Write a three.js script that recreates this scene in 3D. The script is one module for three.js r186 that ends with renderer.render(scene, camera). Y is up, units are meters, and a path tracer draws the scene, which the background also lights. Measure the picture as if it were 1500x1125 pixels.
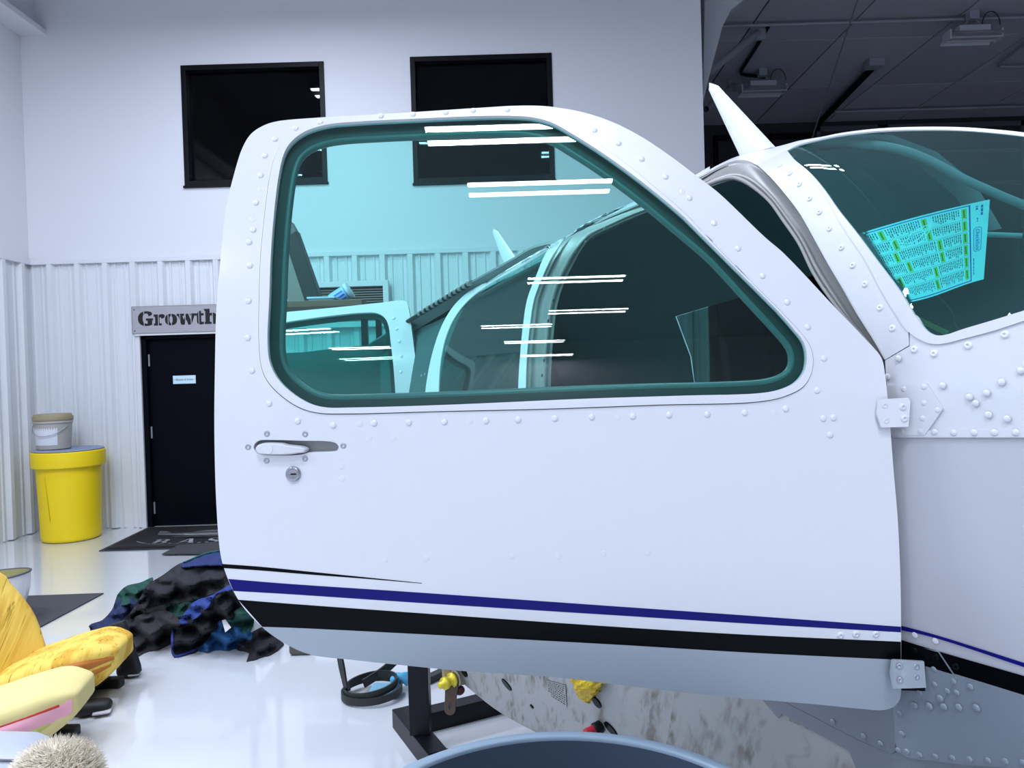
import * as THREE from 'three';
import { mergeGeometries, mergeVertices, toCreasedNormals } from 'three/addons/utils/BufferGeometryUtils.js';
import { TessellateModifier } from 'three/addons/modifiers/TessellateModifier.js';
import { RoundedBoxGeometry } from 'three/addons/geometries/RoundedBoxGeometry.js';
import { RectAreaLightUniformsLib } from 'three/addons/lights/RectAreaLightUniformsLib.js';

// ---------------------------------------------------------------- camera, light, exposure
const scene = new THREE.Scene();
scene.background = new THREE.Color(0x020203);
const camera = new THREE.PerspectiveCamera(54.16, 1500 / 1125, 0.05, 60);
camera.position.set(0, 1.6, 0);
camera.rotation.set(-0.016, 0, -0.0295, 'YXZ');
camera.updateMatrixWorld(true);
const EXPOSURE = 1.0;
const LAMP_HEIGHT = 5.6;            // underside of the lit strip lights
const LAMP_RADIANCE = 91;          // of the lit tubes
const LAMP_COLOR = new THREE.Color().setRGB(0.865, 0.95, 1.13);
// rows of lit strip lights [x, z] (each runs along x); the door window mirrors most of them
const LAMPS = [[0.03, 1.2], [0.27, 2.4], [0.8, 5.9], [1.15, 8.2], [0.1, 9.5], [0.45, 11.6], [0.8, 14.1], [-2.9, 11.8], [-3.6, 1.2], [-3.6, 4.4], [-3.4, -3.6], [1.25, -2.75], [-2.1, -6.1], [-1.9, -3.8], [-4.6, -2.0], [-3.0, -1.9]];

const renderer = new THREE.WebGLRenderer({ antialias: true });
renderer.toneMapping = THREE.LinearToneMapping;
renderer.toneMappingExposure = EXPOSURE;
renderer.shadowMap.enabled = true;
RectAreaLightUniformsLib.init();

// ---------------------------------------------------------------- helpers
const V = (x, y, z) => new THREE.Vector3(x, y, z);
const lin = (r, g, b) => new THREE.Color().setRGB(r, g, b);
const srgb = (r, g, b) => new THREE.Color().setRGB(r / 255, g / 255, b / 255, THREE.SRGBColorSpace);
function rng(seed) { let a = seed >>> 0; return () => { a = (a + 0x6D2B79F5) >>> 0; let t = a; t = Math.imul(t ^ (t >>> 15), t | 1); t ^= t + Math.imul(t ^ (t >>> 7), t | 61); return ((t ^ (t >>> 14)) >>> 0) / 4294967296; }; }
function hash2(i, j, s) { let h = Math.imul(i, 374761393) ^ Math.imul(j, 668265263) ^ Math.imul(s + 11, 2147483647 ^ 0x5bd1e995); h = Math.imul(h ^ (h >>> 13), 1274126177); return ((h ^ (h >>> 16)) >>> 0) / 4294967296; }
function noise2(x, y, s = 0) { const i = Math.floor(x), j = Math.floor(y), f = x - i, g = y - j, u = f * f * (3 - 2 * f), v = g * g * (3 - 2 * g); const a = hash2(i, j, s), b = hash2(i + 1, j, s), c = hash2(i, j + 1, s), d = hash2(i + 1, j + 1, s); return (a + (b - a) * u) * (1 - v) + (c + (d - c) * u) * v; }
function fbm(x, y, s = 0, o = 4) { let r = 0, a = 0.5; for (let k = 0; k < o; k++) { r += a * noise2(x, y, s + k * 7); x *= 2.03; y *= 2.03; a *= 0.5; } return r; }
const clamp = (x, a, b) => Math.min(b, Math.max(a, x));
const sstep = (a, b, x) => { const t = clamp((x - a) / (b - a), 0, 1); return t * t * (3 - 2 * t); };

const CAM = camera.position.clone();
const TH = Math.tan(54.16 * Math.PI / 360);
function ray(px, py) { return V((px / 750 - 1) * TH * 4 / 3, (1 - py / 562.5) * TH, -1).applyQuaternion(camera.quaternion); }
function atZ(px, py, z) { const d = ray(px, py); return CAM.clone().addScaledVector(d, (z - CAM.z) / d.z); }      // on the plane z
function atY(px, py, y) { const d = ray(px, py); return CAM.clone().addScaledVector(d, (y - CAM.y) / d.y); }      // on the level y
const floorAt = (px, py) => atY(px, py, 0);

const counts = {};
const numbered = n => { const k = counts[n] = (counts[n] ?? -1) + 1; return k ? `${n}_${String(k).padStart(3, '0')}` : n; };
function shade(o) { o.castShadow = true; o.receiveShadow = true; return o; }
function tag(o, label, category, group) { o.userData = { ...o.userData, label, category }; if (group) o.userData.group = group; return o; }
function thing(name, label, category, pos, group) { const o = new THREE.Group(); o.name = numbered(name); o.position.copy(pos); scene.add(o); return tag(o, label, category, group); }
function worldPos(o) { const p = V(0, 0, 0); for (let a = o; a && a !== scene; a = a.parent) p.add(a.position); return p; }
// a mesh from geometry in world coordinates, as a child of parent (parents are only moved, never turned)
function part(name, geo, mat, parent, label) {
  const m = shade(new THREE.Mesh(geo, mat)); m.name = numbered(name);
  const w = worldPos(parent); geo.translate(-w.x, -w.y, -w.z);
  if (label) m.userData.label = label;
  parent.add(m); return m;
}
// a shared geometry set at a world position with a turn
function set(name, geo, mat, parent, pos, quat, label) {
  const m = shade(new THREE.Mesh(geo, mat)); m.name = numbered(name);
  m.position.copy(pos).sub(worldPos(parent)); if (quat) m.quaternion.copy(quat);
  if (label) m.userData.label = label;
  parent.add(m); return m;
}
function struct(name, geo, mat, parent) {
  const m = shade(new THREE.Mesh(geo, mat)); m.name = numbered(name);
  if (parent) { const w = worldPos(parent); geo.translate(-w.x, -w.y, -w.z); parent.add(m); } else { m.userData.kind = 'structure'; scene.add(m); }
  return m;
}
function solo(name, geo, mat, label, category, pos, group) { // a thing that is one mesh
  geo.translate(-pos.x, -pos.y, -pos.z);
  const m = shade(new THREE.Mesh(geo, mat)); m.name = numbered(name); m.position.copy(pos); scene.add(m);
  return tag(m, label, category, group);
}
const box = (x0, x1, y0, y1, z0, z1) => { const g = new THREE.BoxGeometry(x1 - x0, y1 - y0, z1 - z0); g.translate((x0 + x1) / 2, (y0 + y1) / 2, (z0 + z1) / 2); return g; };
const rbox = (x0, x1, y0, y1, z0, z1, r = 0.004, s = 2) => { const g = new RoundedBoxGeometry(x1 - x0, y1 - y0, z1 - z0, s, r); g.translate((x0 + x1) / 2, (y0 + y1) / 2, (z0 + z1) / 2); return g; };
const merge = list => mergeGeometries(list.map(g => { const h = g.index ? g.toNonIndexed() : g; for (const k of Object.keys(h.attributes)) if (!['position', 'normal', 'uv'].includes(k)) h.deleteAttribute(k); return h; }));
function bar(a, b, w, h, r = 0.003) { // a rounded square bar from a to b
  const d = b.clone().sub(a), L = d.length(); const g = new RoundedBoxGeometry(w, h, L, 2, Math.min(r, w / 3, h / 3));
  const up = Math.abs(d.y) > 0.9 * L ? V(1, 0, 0) : V(0, 1, 0);
  const m = new THREE.Matrix4().lookAt(b, a, up); m.setPosition(a.clone().add(b).multiplyScalar(0.5)); g.applyMatrix4(m); return g;
}
function tube(pts, r, n = 48, rs = 8, closed = false) { return new THREE.TubeGeometry(new THREE.CatmullRomCurve3(pts, closed, 'centripetal'), n, r, rs, closed); }
function tex(w, h, draw, opt = {}) {
  const c = document.createElement('canvas'); c.width = w; c.height = h; draw(c.getContext('2d'), w, h);
  const t = new THREE.CanvasTexture(c); if (opt.color !== false) t.colorSpace = THREE.SRGBColorSpace;
  if (opt.repeat) { t.wrapS = t.wrapT = THREE.RepeatWrapping; t.repeat.set(...opt.repeat); }
  t.anisotropy = 8; return t;
}
function noiseTex(n, f, rep, color) { // f(x, y in 0..1) -> [r, g, b] 0..255
  const d = new Uint8Array(n * n * 4); for (let j = 0; j < n; j++) for (let i = 0; i < n; i++) { const c = f(i / n, j / n), k = (j * n + i) * 4; d[k] = c[0]; d[k + 1] = c[1]; d[k + 2] = c[2]; d[k + 3] = 255; }
  const t = new THREE.DataTexture(d, n, n); t.magFilter = THREE.LinearFilter; t.minFilter = THREE.LinearMipmapLinearFilter; t.generateMipmaps = true; t.wrapS = t.wrapT = THREE.RepeatWrapping; if (rep) t.repeat.set(rep, rep); if (color) t.colorSpace = THREE.SRGBColorSpace; t.needsUpdate = true; return t;
}
// closed outline through points; a point with a third entry is a corner
function loop(pts, k = 6) {
  const n = pts.length, c = pts.map((p, i) => p[2] ? i : -1).filter(i => i >= 0), out = [];
  const run = (list, closed) => { const cv = new THREE.CatmullRomCurve3(list.map(p => V(p[0], p[1], 0)), closed, 'centripetal'); const m = (list.length - (closed ? 0 : 1)) * k; for (let i = 0; i < m; i++) { const q = cv.getPoint(i / m); out.push(new THREE.Vector2(q.x, q.y)); } };
  if (!c.length) { run(pts, true); return out; }
  for (let q = 0; q < c.length; q++) {
    const a = c[q], b = c[(q + 1) % c.length]; const list = [pts[a]]; for (let i = (a + 1) % n; ; i = (i + 1) % n) { list.push(pts[i]); if (i === b) break; }
    if (list.length === 2) out.push(new THREE.Vector2(list[0][0], list[0][1])); else run(list, false);
  }
  return out;
}
const open2 = (pts, m) => { const cv = new THREE.CatmullRomCurve3(pts.map(p => V(p[0], p[1], 0)), false, 'centripetal'); return Array.from({ length: m + 1 }, (_, i) => { const q = cv.getPoint(i / m); return [q.x, q.y]; }); };
function inset(poly, d) { // moves a closed outline inwards by d
  const n = poly.length, s = Math.sign(THREE.ShapeUtils.area(poly));
  return poly.map((p, i) => { const a = poly[(i - 2 + n) % n], b = poly[(i + 2) % n], t = b.clone().sub(a).normalize(); return new THREE.Vector2(p.x - t.y * s * d, p.y + t.x * s * d); });
}
const normalAt = (surf, x, y) => { const e = 1.2, a = surf(x + e, y).sub(surf(x - e, y)), b = surf(x, y - e).sub(surf(x, y + e)); return a.cross(b).normalize(); };
// sheet of real thickness lying on a curved surface, from an outline and holes
function sheet(outline, surf, { holes = [], thick = 0.002, lift = 0, edge = 24, uv = p => [p.x, p.y] } = {}) {
  const cont = outline.map(p => p.clone()), hs = holes.map(h => h.map(p => p.clone()));
  if (THREE.ShapeUtils.isClockWise(cont)) cont.reverse(); hs.forEach(h => { if (!THREE.ShapeUtils.isClockWise(h)) h.reverse(); });
  const tri = THREE.ShapeUtils.triangulateShape(cont, hs), all = cont.concat(...hs), pos = [];
  for (const t of tri) for (const i of t) pos.push(all[i].x, all[i].y, 0);
  let g = new THREE.BufferGeometry(); g.setAttribute('position', new THREE.Float32BufferAttribute(pos, 3));
  g = new TessellateModifier(edge, 12).modify(g); for (const k of Object.keys(g.attributes)) if (k !== 'position') g.deleteAttribute(k);
  g = mergeVertices(g, 1e-3);
  const P = g.attributes.position, I = g.index.array, n = P.count, front = [], back = [], nor = [];
  for (let i = 0; i < n; i++) { const x = P.getX(i), y = P.getY(i), N = normalAt(surf, x, y), p = surf(x, y); front.push(p.clone().addScaledVector(N, lift)); back.push(p.addScaledVector(N, lift - thick)); nor.push(N); }
  const p = [], nn = [], uvs = [];
  const put = (v, q) => { p.push(v.x, v.y, v.z); nn.push(q.x, q.y, q.z); const w = uv(v); uvs.push(w[0], w[1]); };
  const edges = new Map();
  for (let i = 0; i < I.length; i += 3) {
    let [a, b, c] = [I[i], I[i + 1], I[i + 2]]; if (a === b || b === c || a === c) continue;
    const fn = front[b].clone().sub(front[a]).cross(front[c].clone().sub(front[a])); if (fn.dot(nor[a]) < 0) [b, c] = [c, b];
    for (const k of [a, b, c]) put(front[k], nor[k]);
    if (thick > 0) for (const k of [a, c, b]) put(back[k], nor[k].clone().negate());
    for (const [u, v] of [[a, b], [b, c], [c, a]]) { const r = `${v}_${u}`; if (edges.has(r)) edges.delete(r); else edges.set(`${u}_${v}`, [u, v]); }
  }
  if (thick > 0) for (const [u, v] of edges.values()) {
    const q = front[v].clone().sub(front[u]).cross(nor[u]).normalize();
    for (const k of [front[u], back[u], back[v], front[u], back[v], front[v]]) put(k, q);
  }
  const o = new THREE.BufferGeometry(); o.setAttribute('position', new THREE.Float32BufferAttribute(p, 3)); o.setAttribute('normal', new THREE.Float32BufferAttribute(nn, 3)); o.setAttribute('uv', new THREE.Float32BufferAttribute(uvs, 2)); return o;
}
// skin between two rows of world points, with a profile of offsets along a direction
function loft(rows, closedU = false) {
  const m = rows.length, n = rows[0].length, p = [], uv = [], idx = [];
  rows.forEach((r, j) => r.forEach((v, i) => { p.push(v.x, v.y, v.z); uv.push(i / (n - 1), j / (m - 1)); }));
  for (let j = 0; j < m - 1; j++) for (let i = 0; i < (closedU ? n : n - 1); i++) { const a = j * n + i, b = j * n + (i + 1) % n, c = a + n, d = b + n; idx.push(a, b, d, a, d, c); }
  const g = new THREE.BufferGeometry(); g.setAttribute('position', new THREE.Float32BufferAttribute(p, 3)); g.setAttribute('uv', new THREE.Float32BufferAttribute(uv, 2)); g.setIndex(idx); g.computeVertexNormals(); return g;
}
const lathe = (pts, n = 48) => new THREE.LatheGeometry(pts.map(p => new THREE.Vector2(p[0], p[1])), n);
function puff(lx, ly, lz, r, n, f) { // a soft block: rounded, then bent by f
  const g = mergeVertices((() => { const b = new THREE.BoxGeometry(1, 1, 1, n, n, n); b.deleteAttribute('normal'); b.deleteAttribute('uv'); return b; })());
  const P = g.attributes.position, uv = []; const h = V(lx / 2, ly / 2, lz / 2);
  for (let i = 0; i < P.count; i++) {
    const q = V(P.getX(i) * lx, P.getY(i) * ly, P.getZ(i) * lz); const c = V(clamp(q.x, -h.x + r, h.x - r), clamp(q.y, -h.y + Math.min(r, h.y), h.y - Math.min(r, h.y)), clamp(q.z, -h.z + r, h.z - r));
    const d = q.clone().sub(c); const L = d.length(); if (L > 1e-6) { const k = Math.max(Math.abs(d.x), Math.abs(d.y), Math.abs(d.z)) / L; q.copy(c).addScaledVector(d, k); }
    if (f) f(q, h); P.setXYZ(i, q.x, q.y, q.z); uv.push(q.x, q.y + q.z);
  }
  g.setAttribute('uv', new THREE.Float32BufferAttribute(uv, 2)); g.computeVertexNormals(); return g;
}
const place = (g, p, q) => { if (q) g.applyQuaternion(q); g.translate(p.x, p.y, p.z); return g; };
const M = (o) => new THREE.MeshStandardMaterial({ roughness: 0.6, ...o });
const MP = (o) => new THREE.MeshPhysicalMaterial({ roughness: 0.6, ...o });

// ---------------------------------------------------------------- materials
const wear = noiseTex(256, (x, y) => { const v = 190 + 65 * fbm(x * 6, y * 6, 3); return [v, v, v]; }, 1);
const grime = noiseTex(512, (x, y) => { const a = fbm(x * 16 + 2 * fbm(x * 4, y * 4, 2), y * 3.5, 5), b = fbm(x * 60, y * 10, 9), k = clamp((a - 0.44) * 2.6, 0, 1) * clamp((b - 0.32) * 3, 0, 1); return [172 - 66 * k, 172 - 74 * k, 170 - 84 * k]; }, 1, true);
grime.repeat.set(2.2, 2.2);
const mat = {
  wall: M({ color: lin(0.74, 0.75, 0.78), roughness: 0.7 }),
  rib: M({ color: lin(0.72, 0.745, 0.77), roughness: 0.38 }),
  trim: M({ color: lin(0.72, 0.73, 0.76), roughness: 0.5 }),
  floor: MP({ color: lin(0.66, 0.68, 0.71), roughness: 0.11, roughnessMap: wear, clearcoat: 0.6, clearcoatRoughness: 0.05 }),
  darkWall: M({ color: lin(0.035, 0.035, 0.042), roughness: 0.7 }),
  ceil: M({ color: lin(0.40, 0.40, 0.45), roughness: 0.75 }),
  ceilSeam: M({ color: lin(0.03, 0.03, 0.035), roughness: 0.9 }),
  blackFrame: MP({ color: lin(0.004, 0.004, 0.006), roughness: 0.4, specularIntensity: 0.3 }),
  office: MP({ color: lin(0.006, 0.008, 0.013), roughness: 0.9, specularIntensity: 0.2 }),
  doorBlack: MP({ color: lin(0.001, 0.0018, 0.005), roughness: 0.5, specularIntensity: 0.15 }),
  darkGlass: MP({ color: lin(0.3, 0.33, 0.42), transmission: 1, thickness: 0, roughness: 0.02, specularIntensity: 0.4 }),
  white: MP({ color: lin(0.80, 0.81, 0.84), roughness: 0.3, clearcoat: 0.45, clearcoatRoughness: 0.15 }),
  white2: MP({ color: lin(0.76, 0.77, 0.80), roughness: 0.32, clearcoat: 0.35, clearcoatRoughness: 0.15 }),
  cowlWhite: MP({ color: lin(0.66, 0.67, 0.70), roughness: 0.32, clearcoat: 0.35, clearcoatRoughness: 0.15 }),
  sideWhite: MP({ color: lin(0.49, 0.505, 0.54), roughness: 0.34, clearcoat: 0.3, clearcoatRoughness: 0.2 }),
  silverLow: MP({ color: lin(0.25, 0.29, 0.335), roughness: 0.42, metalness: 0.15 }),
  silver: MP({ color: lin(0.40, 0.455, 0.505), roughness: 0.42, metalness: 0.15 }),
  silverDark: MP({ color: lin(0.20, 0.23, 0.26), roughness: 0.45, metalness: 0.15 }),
  blue: MP({ color: srgb(18, 18, 112), roughness: 0.35, specularIntensity: 0.4 }),
  black: MP({ color: lin(0.0015, 0.002, 0.003), roughness: 0.3, specularIntensity: 0.2 }),
  rubber: M({ color: lin(0.02, 0.024, 0.024), roughness: 0.55 }),
  seal: M({ color: lin(0.10, 0.13, 0.13), roughness: 0.35 }),
  tint: MP({ color: lin(0.44, 0.93, 0.86), transmission: 0.99, thickness: 0, roughness: 0.0, ior: 1.5 }),
  tintDusty: MP({ color: lin(0.26, 0.86, 0.82), transmission: 0.955, thickness: 0, roughness: 0.0, ior: 1.5 }),
  tintFar: MP({ color: lin(0.26, 0.76, 0.71), transmission: 0.975, thickness: 0, roughness: 0.02, ior: 1.5 }),
  jamb: M({ color: lin(0.30, 0.30, 0.29), roughness: 0.45, metalness: 0.35 }),
  liner: M({ color: lin(0.05, 0.115, 0.115), roughness: 0.85 }),
  linerPale: M({ color: lin(0.30, 0.34, 0.34), roughness: 0.8 }),
  chrome: M({ color: lin(0.42, 0.43, 0.46), roughness: 0.22, metalness: 0.9 }),
  alu: M({ color: lin(0.45, 0.47, 0.5), roughness: 0.35, metalness: 0.7 }),
  recess: M({ color: lin(0.30, 0.31, 0.31), roughness: 0.4, metalness: 0.3 }),
  yellow: M({ color: srgb(246, 214, 6), roughness: 0.5 }),
  farTint: MP({ color: lin(0.07, 0.13, 0.13), transmission: 1, thickness: 0, roughness: 0.0, ior: 1.5, specularIntensity: 0.15 }),
  grimy: M({ color: lin(0.95, 0.95, 0.97), map: grime, roughness: 0.6 }),
  steelBlack: MP({ color: lin(0.006, 0.006, 0.009), roughness: 0.4, specularIntensity: 0.5 }),
  rust: M({ color: lin(0.11, 0.075, 0.055), roughness: 0.7, metalness: 0.3 }),
  red: M({ color: srgb(190, 30, 50), roughness: 0.4 }),
  yellowMetal: M({ color: srgb(226, 206, 60), roughness: 0.4, metalness: 0.3 }),
  drum: M({ color: lin(0.085, 0.12, 0.175), roughness: 0.5 }),
  drumRim: M({ color: lin(0.30, 0.40, 0.50), roughness: 0.4 }),
  mat: M({ color: lin(0.05, 0.05, 0.056), roughness: 0.95 }),
  bulb: M({ color: lin(0.9, 0.9, 0.9), emissive: lin(0.95, 0.98, 1.0), emissiveIntensity: 1.2 }),
  fixture: M({ color: lin(0.55, 0.57, 0.62), roughness: 0.4 }),
  pipe: M({ color: lin(0.33, 0.35, 0.40), roughness: 0.4 }),
};

// ---------------------------------------------------------------- the hall
const ZB = -8.3, XL = -5.28, XE = 2.19, HC = 6.6, ZF = -15.7, XR = 13, ZN = 15;
{ const g = new THREE.PlaneGeometry(XR - XL + 0.4, ZN - ZF + 0.4); g.rotateX(-Math.PI / 2); }
struct('floor', (() => { const g = box(XL - 0.2, XR + 0.2, -0.15, 0, ZF - 0.2, ZN + 0.2); const u = g.attributes.uv, p = g.attributes.position; for (let i = 0; i < u.count; i++) u.setXY(i, p.getX(i) * 0.5, p.getZ(i) * 0.5); return g; })(), mat.floor);
struct('wall_left', box(XL - 0.2, XL, 0, HC + 0.2, ZB - 0.2, ZN), mat.wall);
struct('wall_right', box(XR, XR + 0.2, 0, HC + 0.2, ZF, ZN), mat.wall);
struct('wall_near', box(XL - 0.2, XR + 0.2, 0, HC + 0.2, ZN, ZN + 0.2), mat.wall);
const far = struct('wall_far', box(XE - 0.2, XR + 0.2, 0, HC + 0.2, ZF - 0.2, ZF), mat.darkWall);
const WIN = [[[265, 97], [473, 92], [479, 268], [273, 268.5]], [[601, 86], [806, 78], [812.5, 262], [608, 267]]].map(q => { const w = q.map(p => atZ(p[0], p[1], ZB)); return [(w[0].x + w[3].x) / 2, (w[1].x + w[2].x) / 2, (w[2].y + w[3].y) / 2, (w[0].y + w[1].y) / 2]; });
const dA = atZ(207, 490, ZB), DOOR = [dA.x, dA.x + 0.96, 0, atZ(262, 488.5, ZB).y];
const WY = atZ(322, 381, ZB).y;   // top of the ribbed wainscot
{ // back wall with openings
  const s = new THREE.Shape(); s.moveTo(XL - 0.2, 0); s.lineTo(DOOR[0], 0); s.lineTo(DOOR[0], DOOR[3]); s.lineTo(DOOR[1], DOOR[3]); s.lineTo(DOOR[1], 0); s.lineTo(XE, 0); s.lineTo(XE, HC + 0.2); s.lineTo(XL - 0.2, HC + 0.2); s.closePath();
  for (const [a, b, c, d] of WIN) { const h = new THREE.Path(); h.moveTo(a, c); h.lineTo(b, c); h.lineTo(b, d); h.lineTo(a, d); h.closePath(); s.holes.push(h); }
  const g = new THREE.ExtrudeGeometry(s, { depth: 0.2, bevelEnabled: false }); g.translate(0, 0, ZB - 0.2);
  struct('wall_back', g, mat.wall);
}
const wallBack = scene.getObjectByName('wall_back'), wallLeft = scene.getObjectByName('wall_left');
struct('wall_return', box(XE - 0.2, XE, 0, HC + 0.2, ZF, ZB - 0.2), mat.wall);
// the dark offices behind the windows and the door
struct('wall_office', merge([box(XL, XE - 0.2, 0, HC, ZB - 3.2, ZB - 3.0), box(XL - 0.2, XL, 0, HC, ZB - 3, ZB - 0.2), box(XL, XE - 0.2, HC, HC + 0.1, ZB - 3, ZB - 0.2), box(XL, XE - 0.2, 2.9, 3.1, ZB - 3, ZB - 0.2)]), mat.office);
WIN.forEach(([a, b, c, d], i) => {
  const f = 0.045, z0 = ZB - 0.1, z1 = ZB + 0.012;
  const w = struct(`window_${i + 1}`, merge([rbox(a - 0.01, a + f, c - 0.01, d + 0.01, z0, z1), rbox(b - f, b + 0.01, c - 0.01, d + 0.01, z0, z1), rbox(a + f, b - f, d - f, d + 0.01, z0, z1), rbox(a + f, b - f, c - 0.01, c + f, z0, z1)]), mat.blackFrame);
  struct('window_pane', box(a + f, b - f, c + f, d - f, ZB - 0.075, ZB - 0.069), mat.darkGlass, w);
  struct('window_sill', rbox(a - 0.02, b + 0.02, c - 0.035, c - 0.01, ZB - 0.02, ZB + 0.03), mat.blackFrame, w);
});
// ribbed metal sheets, one mesh per sheet
function ribSheet(length, y0, y1, start) { // profile along u, extruded in y; u from 0
  const pts = []; const R = 0.3048;
  const prof = u => { const q = ((u % R) + R) % R; const tri = (c, w, t, h) => { const d = Math.abs(q - c); return d < t / 2 ? h : d < w / 2 ? h * (1 - (d - t / 2) / (w / 2 - t / 2)) : 0; }; return Math.max(tri(R / 2, 0.104, 0.052, 0.046), tri(0.055, 0.034, 0.014, 0.012), tri(R - 0.055, 0.034, 0.014, 0.012)); };
  const us = new Set([0, length]); for (let k = -1; k < length / R + 2; k++) for (const e of [R / 2 - 0.052, R / 2 - 0.026, R / 2 + 0.026, R / 2 + 0.052, 0.038, 0.048, 0.062, 0.072, R - 0.072, R - 0.062, R - 0.048, R - 0.038]) { const u = k * R + e - (((start % R) + R) % R); if (u > 0.001 && u < length - 0.001) us.add(+u.toFixed(5)); }
  for (const u of [...us].sort((a, b) => a - b)) pts.push([u, prof(u + start)]);
  const p = [], uv = []; const T = 0.002;
  for (let i = 0; i < pts.length - 1; i++) { const [a, h] = pts[i], [b, k] = pts[i + 1];
    for (const v of [[a, y0, h], [b, y0, k], [b, y1, k], [a, y0, h], [b, y1, k], [a, y1, h]]) { p.push(v[0], v[1], v[2] + T); uv.push(v[0], v[1]); }
    for (const v of [[a, y1, h + T], [b, y1, k + T], [b, y1, 0], [a, y1, h + T], [b, y1, 0], [a, y1, 0]]) { p.push(...v); uv.push(v[0], v[1]); }
    for (const v of [[b, y0, k + T], [a, y0, h + T], [b, y0, 0], [a, y0, h + T], [a, y0, 0], [b, y0, 0]]) { p.push(...v); uv.push(v[0], v[1]); } }
  const g = new THREE.BufferGeometry(); g.setAttribute('position', new THREE.Float32BufferAttribute(p, 3)); g.setAttribute('uv', new THREE.Float32BufferAttribute(uv, 2)); g.computeVertexNormals(); return g;
}
{
  const phase = 0.3048 / 2 - (atZ(275 / 3.75 + 5, 480, ZB).x + 20 * 0.3048);  // puts a rib where the first one stands
  const run = (a, b, y0, y1) => { let x = a; while (x < b - 0.01) { const e = Math.min(b, x + 0.9144); const g = ribSheet(e - x - 0.0015, y0, y1, x + phase); g.translate(x, 0, ZB); struct('wainscot_sheet', g, mat.rib, wallBack); x = e; } };
  run(XL + 0.005, DOOR[0] - 0.05, 0.01, WY); run(DOOR[0] - 0.05, DOOR[1] + 0.05, DOOR[3] + 0.05, WY); run(DOOR[1] + 0.05, XE, 0.01, WY);
  for (let z = ZB + 0.05; z < 6; z += 0.9144) { const g = ribSheet(0.9129, 0.01, WY, z); g.rotateY(Math.PI / 2); g.translate(XL, 0, z + 0.9129); struct('wainscot_sheet', g, mat.rib, wallLeft); }
}
struct('trim_1', merge([rbox(XL, XE, WY, WY + 0.05, ZB, ZB + 0.05), rbox(XL, XL + 0.05, WY, WY + 0.05, ZB, 6)]), mat.trim);
struct('trim_2', merge([box(XL, XL + 0.16, 5.5, HC, ZB, ZN), box(XL, XL + 0.29, 5.44, 5.5, ZB, ZN)]), mat.trim);   // eave beam along the left wall
{ // haunch of the steel frame at the end of the back wall
  const z = ZB - 0.22; const s = new THREE.Shape([[1034, -60], [1120, -60], [1088, 0], [1071, 13], [1058, 38], [1039, 110], [1030, 150]].map(p => { const q = atZ(p[0], p[1], z); return new THREE.Vector2(q.x, q.y); }));
  const g = new THREE.ExtrudeGeometry(s, { depth: 0.2, bevelEnabled: true, bevelSize: 0.006, bevelThickness: 0.006, bevelSegments: 1 }); g.translate(0, 0, z - 0.21);
  struct('trim_3', g, M({ color: lin(0.42, 0.43, 0.46), roughness: 0.5 }));
}
// the door under the sign
const d1 = struct('door_1', rbox(DOOR[0] + 0.05, DOOR[1] - 0.05, 0.01, DOOR[3] - 0.05, ZB - 0.09, ZB - 0.04, 0.003), mat.doorBlack);
struct('door_frame', merge([rbox(DOOR[0], DOOR[0] + 0.055, 0, DOOR[3], ZB - 0.14, ZB + 0.02), rbox(DOOR[1] - 0.055, DOOR[1], 0, DOOR[3], ZB - 0.14, ZB + 0.02), rbox(DOOR[0], DOOR[1], DOOR[3] - 0.055, DOOR[3], ZB - 0.14, ZB + 0.02)]), mat.doorBlack, d1);
struct('door_casing', merge([rbox(DOOR[0] - 0.055, DOOR[0], 0, DOOR[3] + 0.05, ZB, ZB + 0.045), rbox(DOOR[1], DOOR[1] + 0.055, 0, DOOR[3] + 0.05, ZB, ZB + 0.045), rbox(DOOR[0] - 0.055, DOOR[1] + 0.055, DOOR[3], DOOR[3] + 0.05, ZB, ZB + 0.045)]), mat.trim, d1);
for (const py of [528, 634, 745]) { const y = atZ(212, py, ZB).y; const c = new THREE.CylinderGeometry(0.011, 0.011, 0.13, 12); c.translate(DOOR[0] + 0.06, y, ZB - 0.03); struct('door_hinge', c, mat.alu, d1); }
{ const a = atZ(312, 639, ZB - 0.03); const c = new THREE.SphereGeometry(0.032, 20, 14); c.scale(1, 1, 0.8); c.translate(DOOR[1] - 0.12, a.y, ZB + 0.0); struct('door_handle', c, mat.chrome, d1); }
{ // small white name plate on the door
  const a = atZ(253.5, 550.5, ZB - 0.04), b = atZ(287, 561.5, ZB - 0.04);
  const t = tex(512, 176, (c, w, h) => { c.fillStyle = '#cfeaf6'; c.fillRect(0, 0, w, h); c.fillStyle = '#3a5866'; c.font = 'bold 58px sans-serif'; c.textAlign = 'center'; c.fillText('Mission & Vision', w / 2, h / 2 + 20, 400); c.fillRect(20, 84, 22, 8); c.fillRect(470, 84, 22, 8); });
  const g = new THREE.BoxGeometry(b.x - a.x, a.y - b.y, 0.004); const m = [M({ color: lin(0.6, 0.75, 0.8) }), M({ map: t, roughness: 0.4 })];
  const o = shade(new THREE.Mesh(g, [m[0], m[0], m[0], m[0], m[1], m[0]])); o.name = 'door_plate'; o.position.set((a.x + b.x) / 2, (a.y + b.y) / 2, ZB - 0.037); scene.add(o); tag(o, 'small pale rectangular name plate on the black door', 'sign');
}
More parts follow.
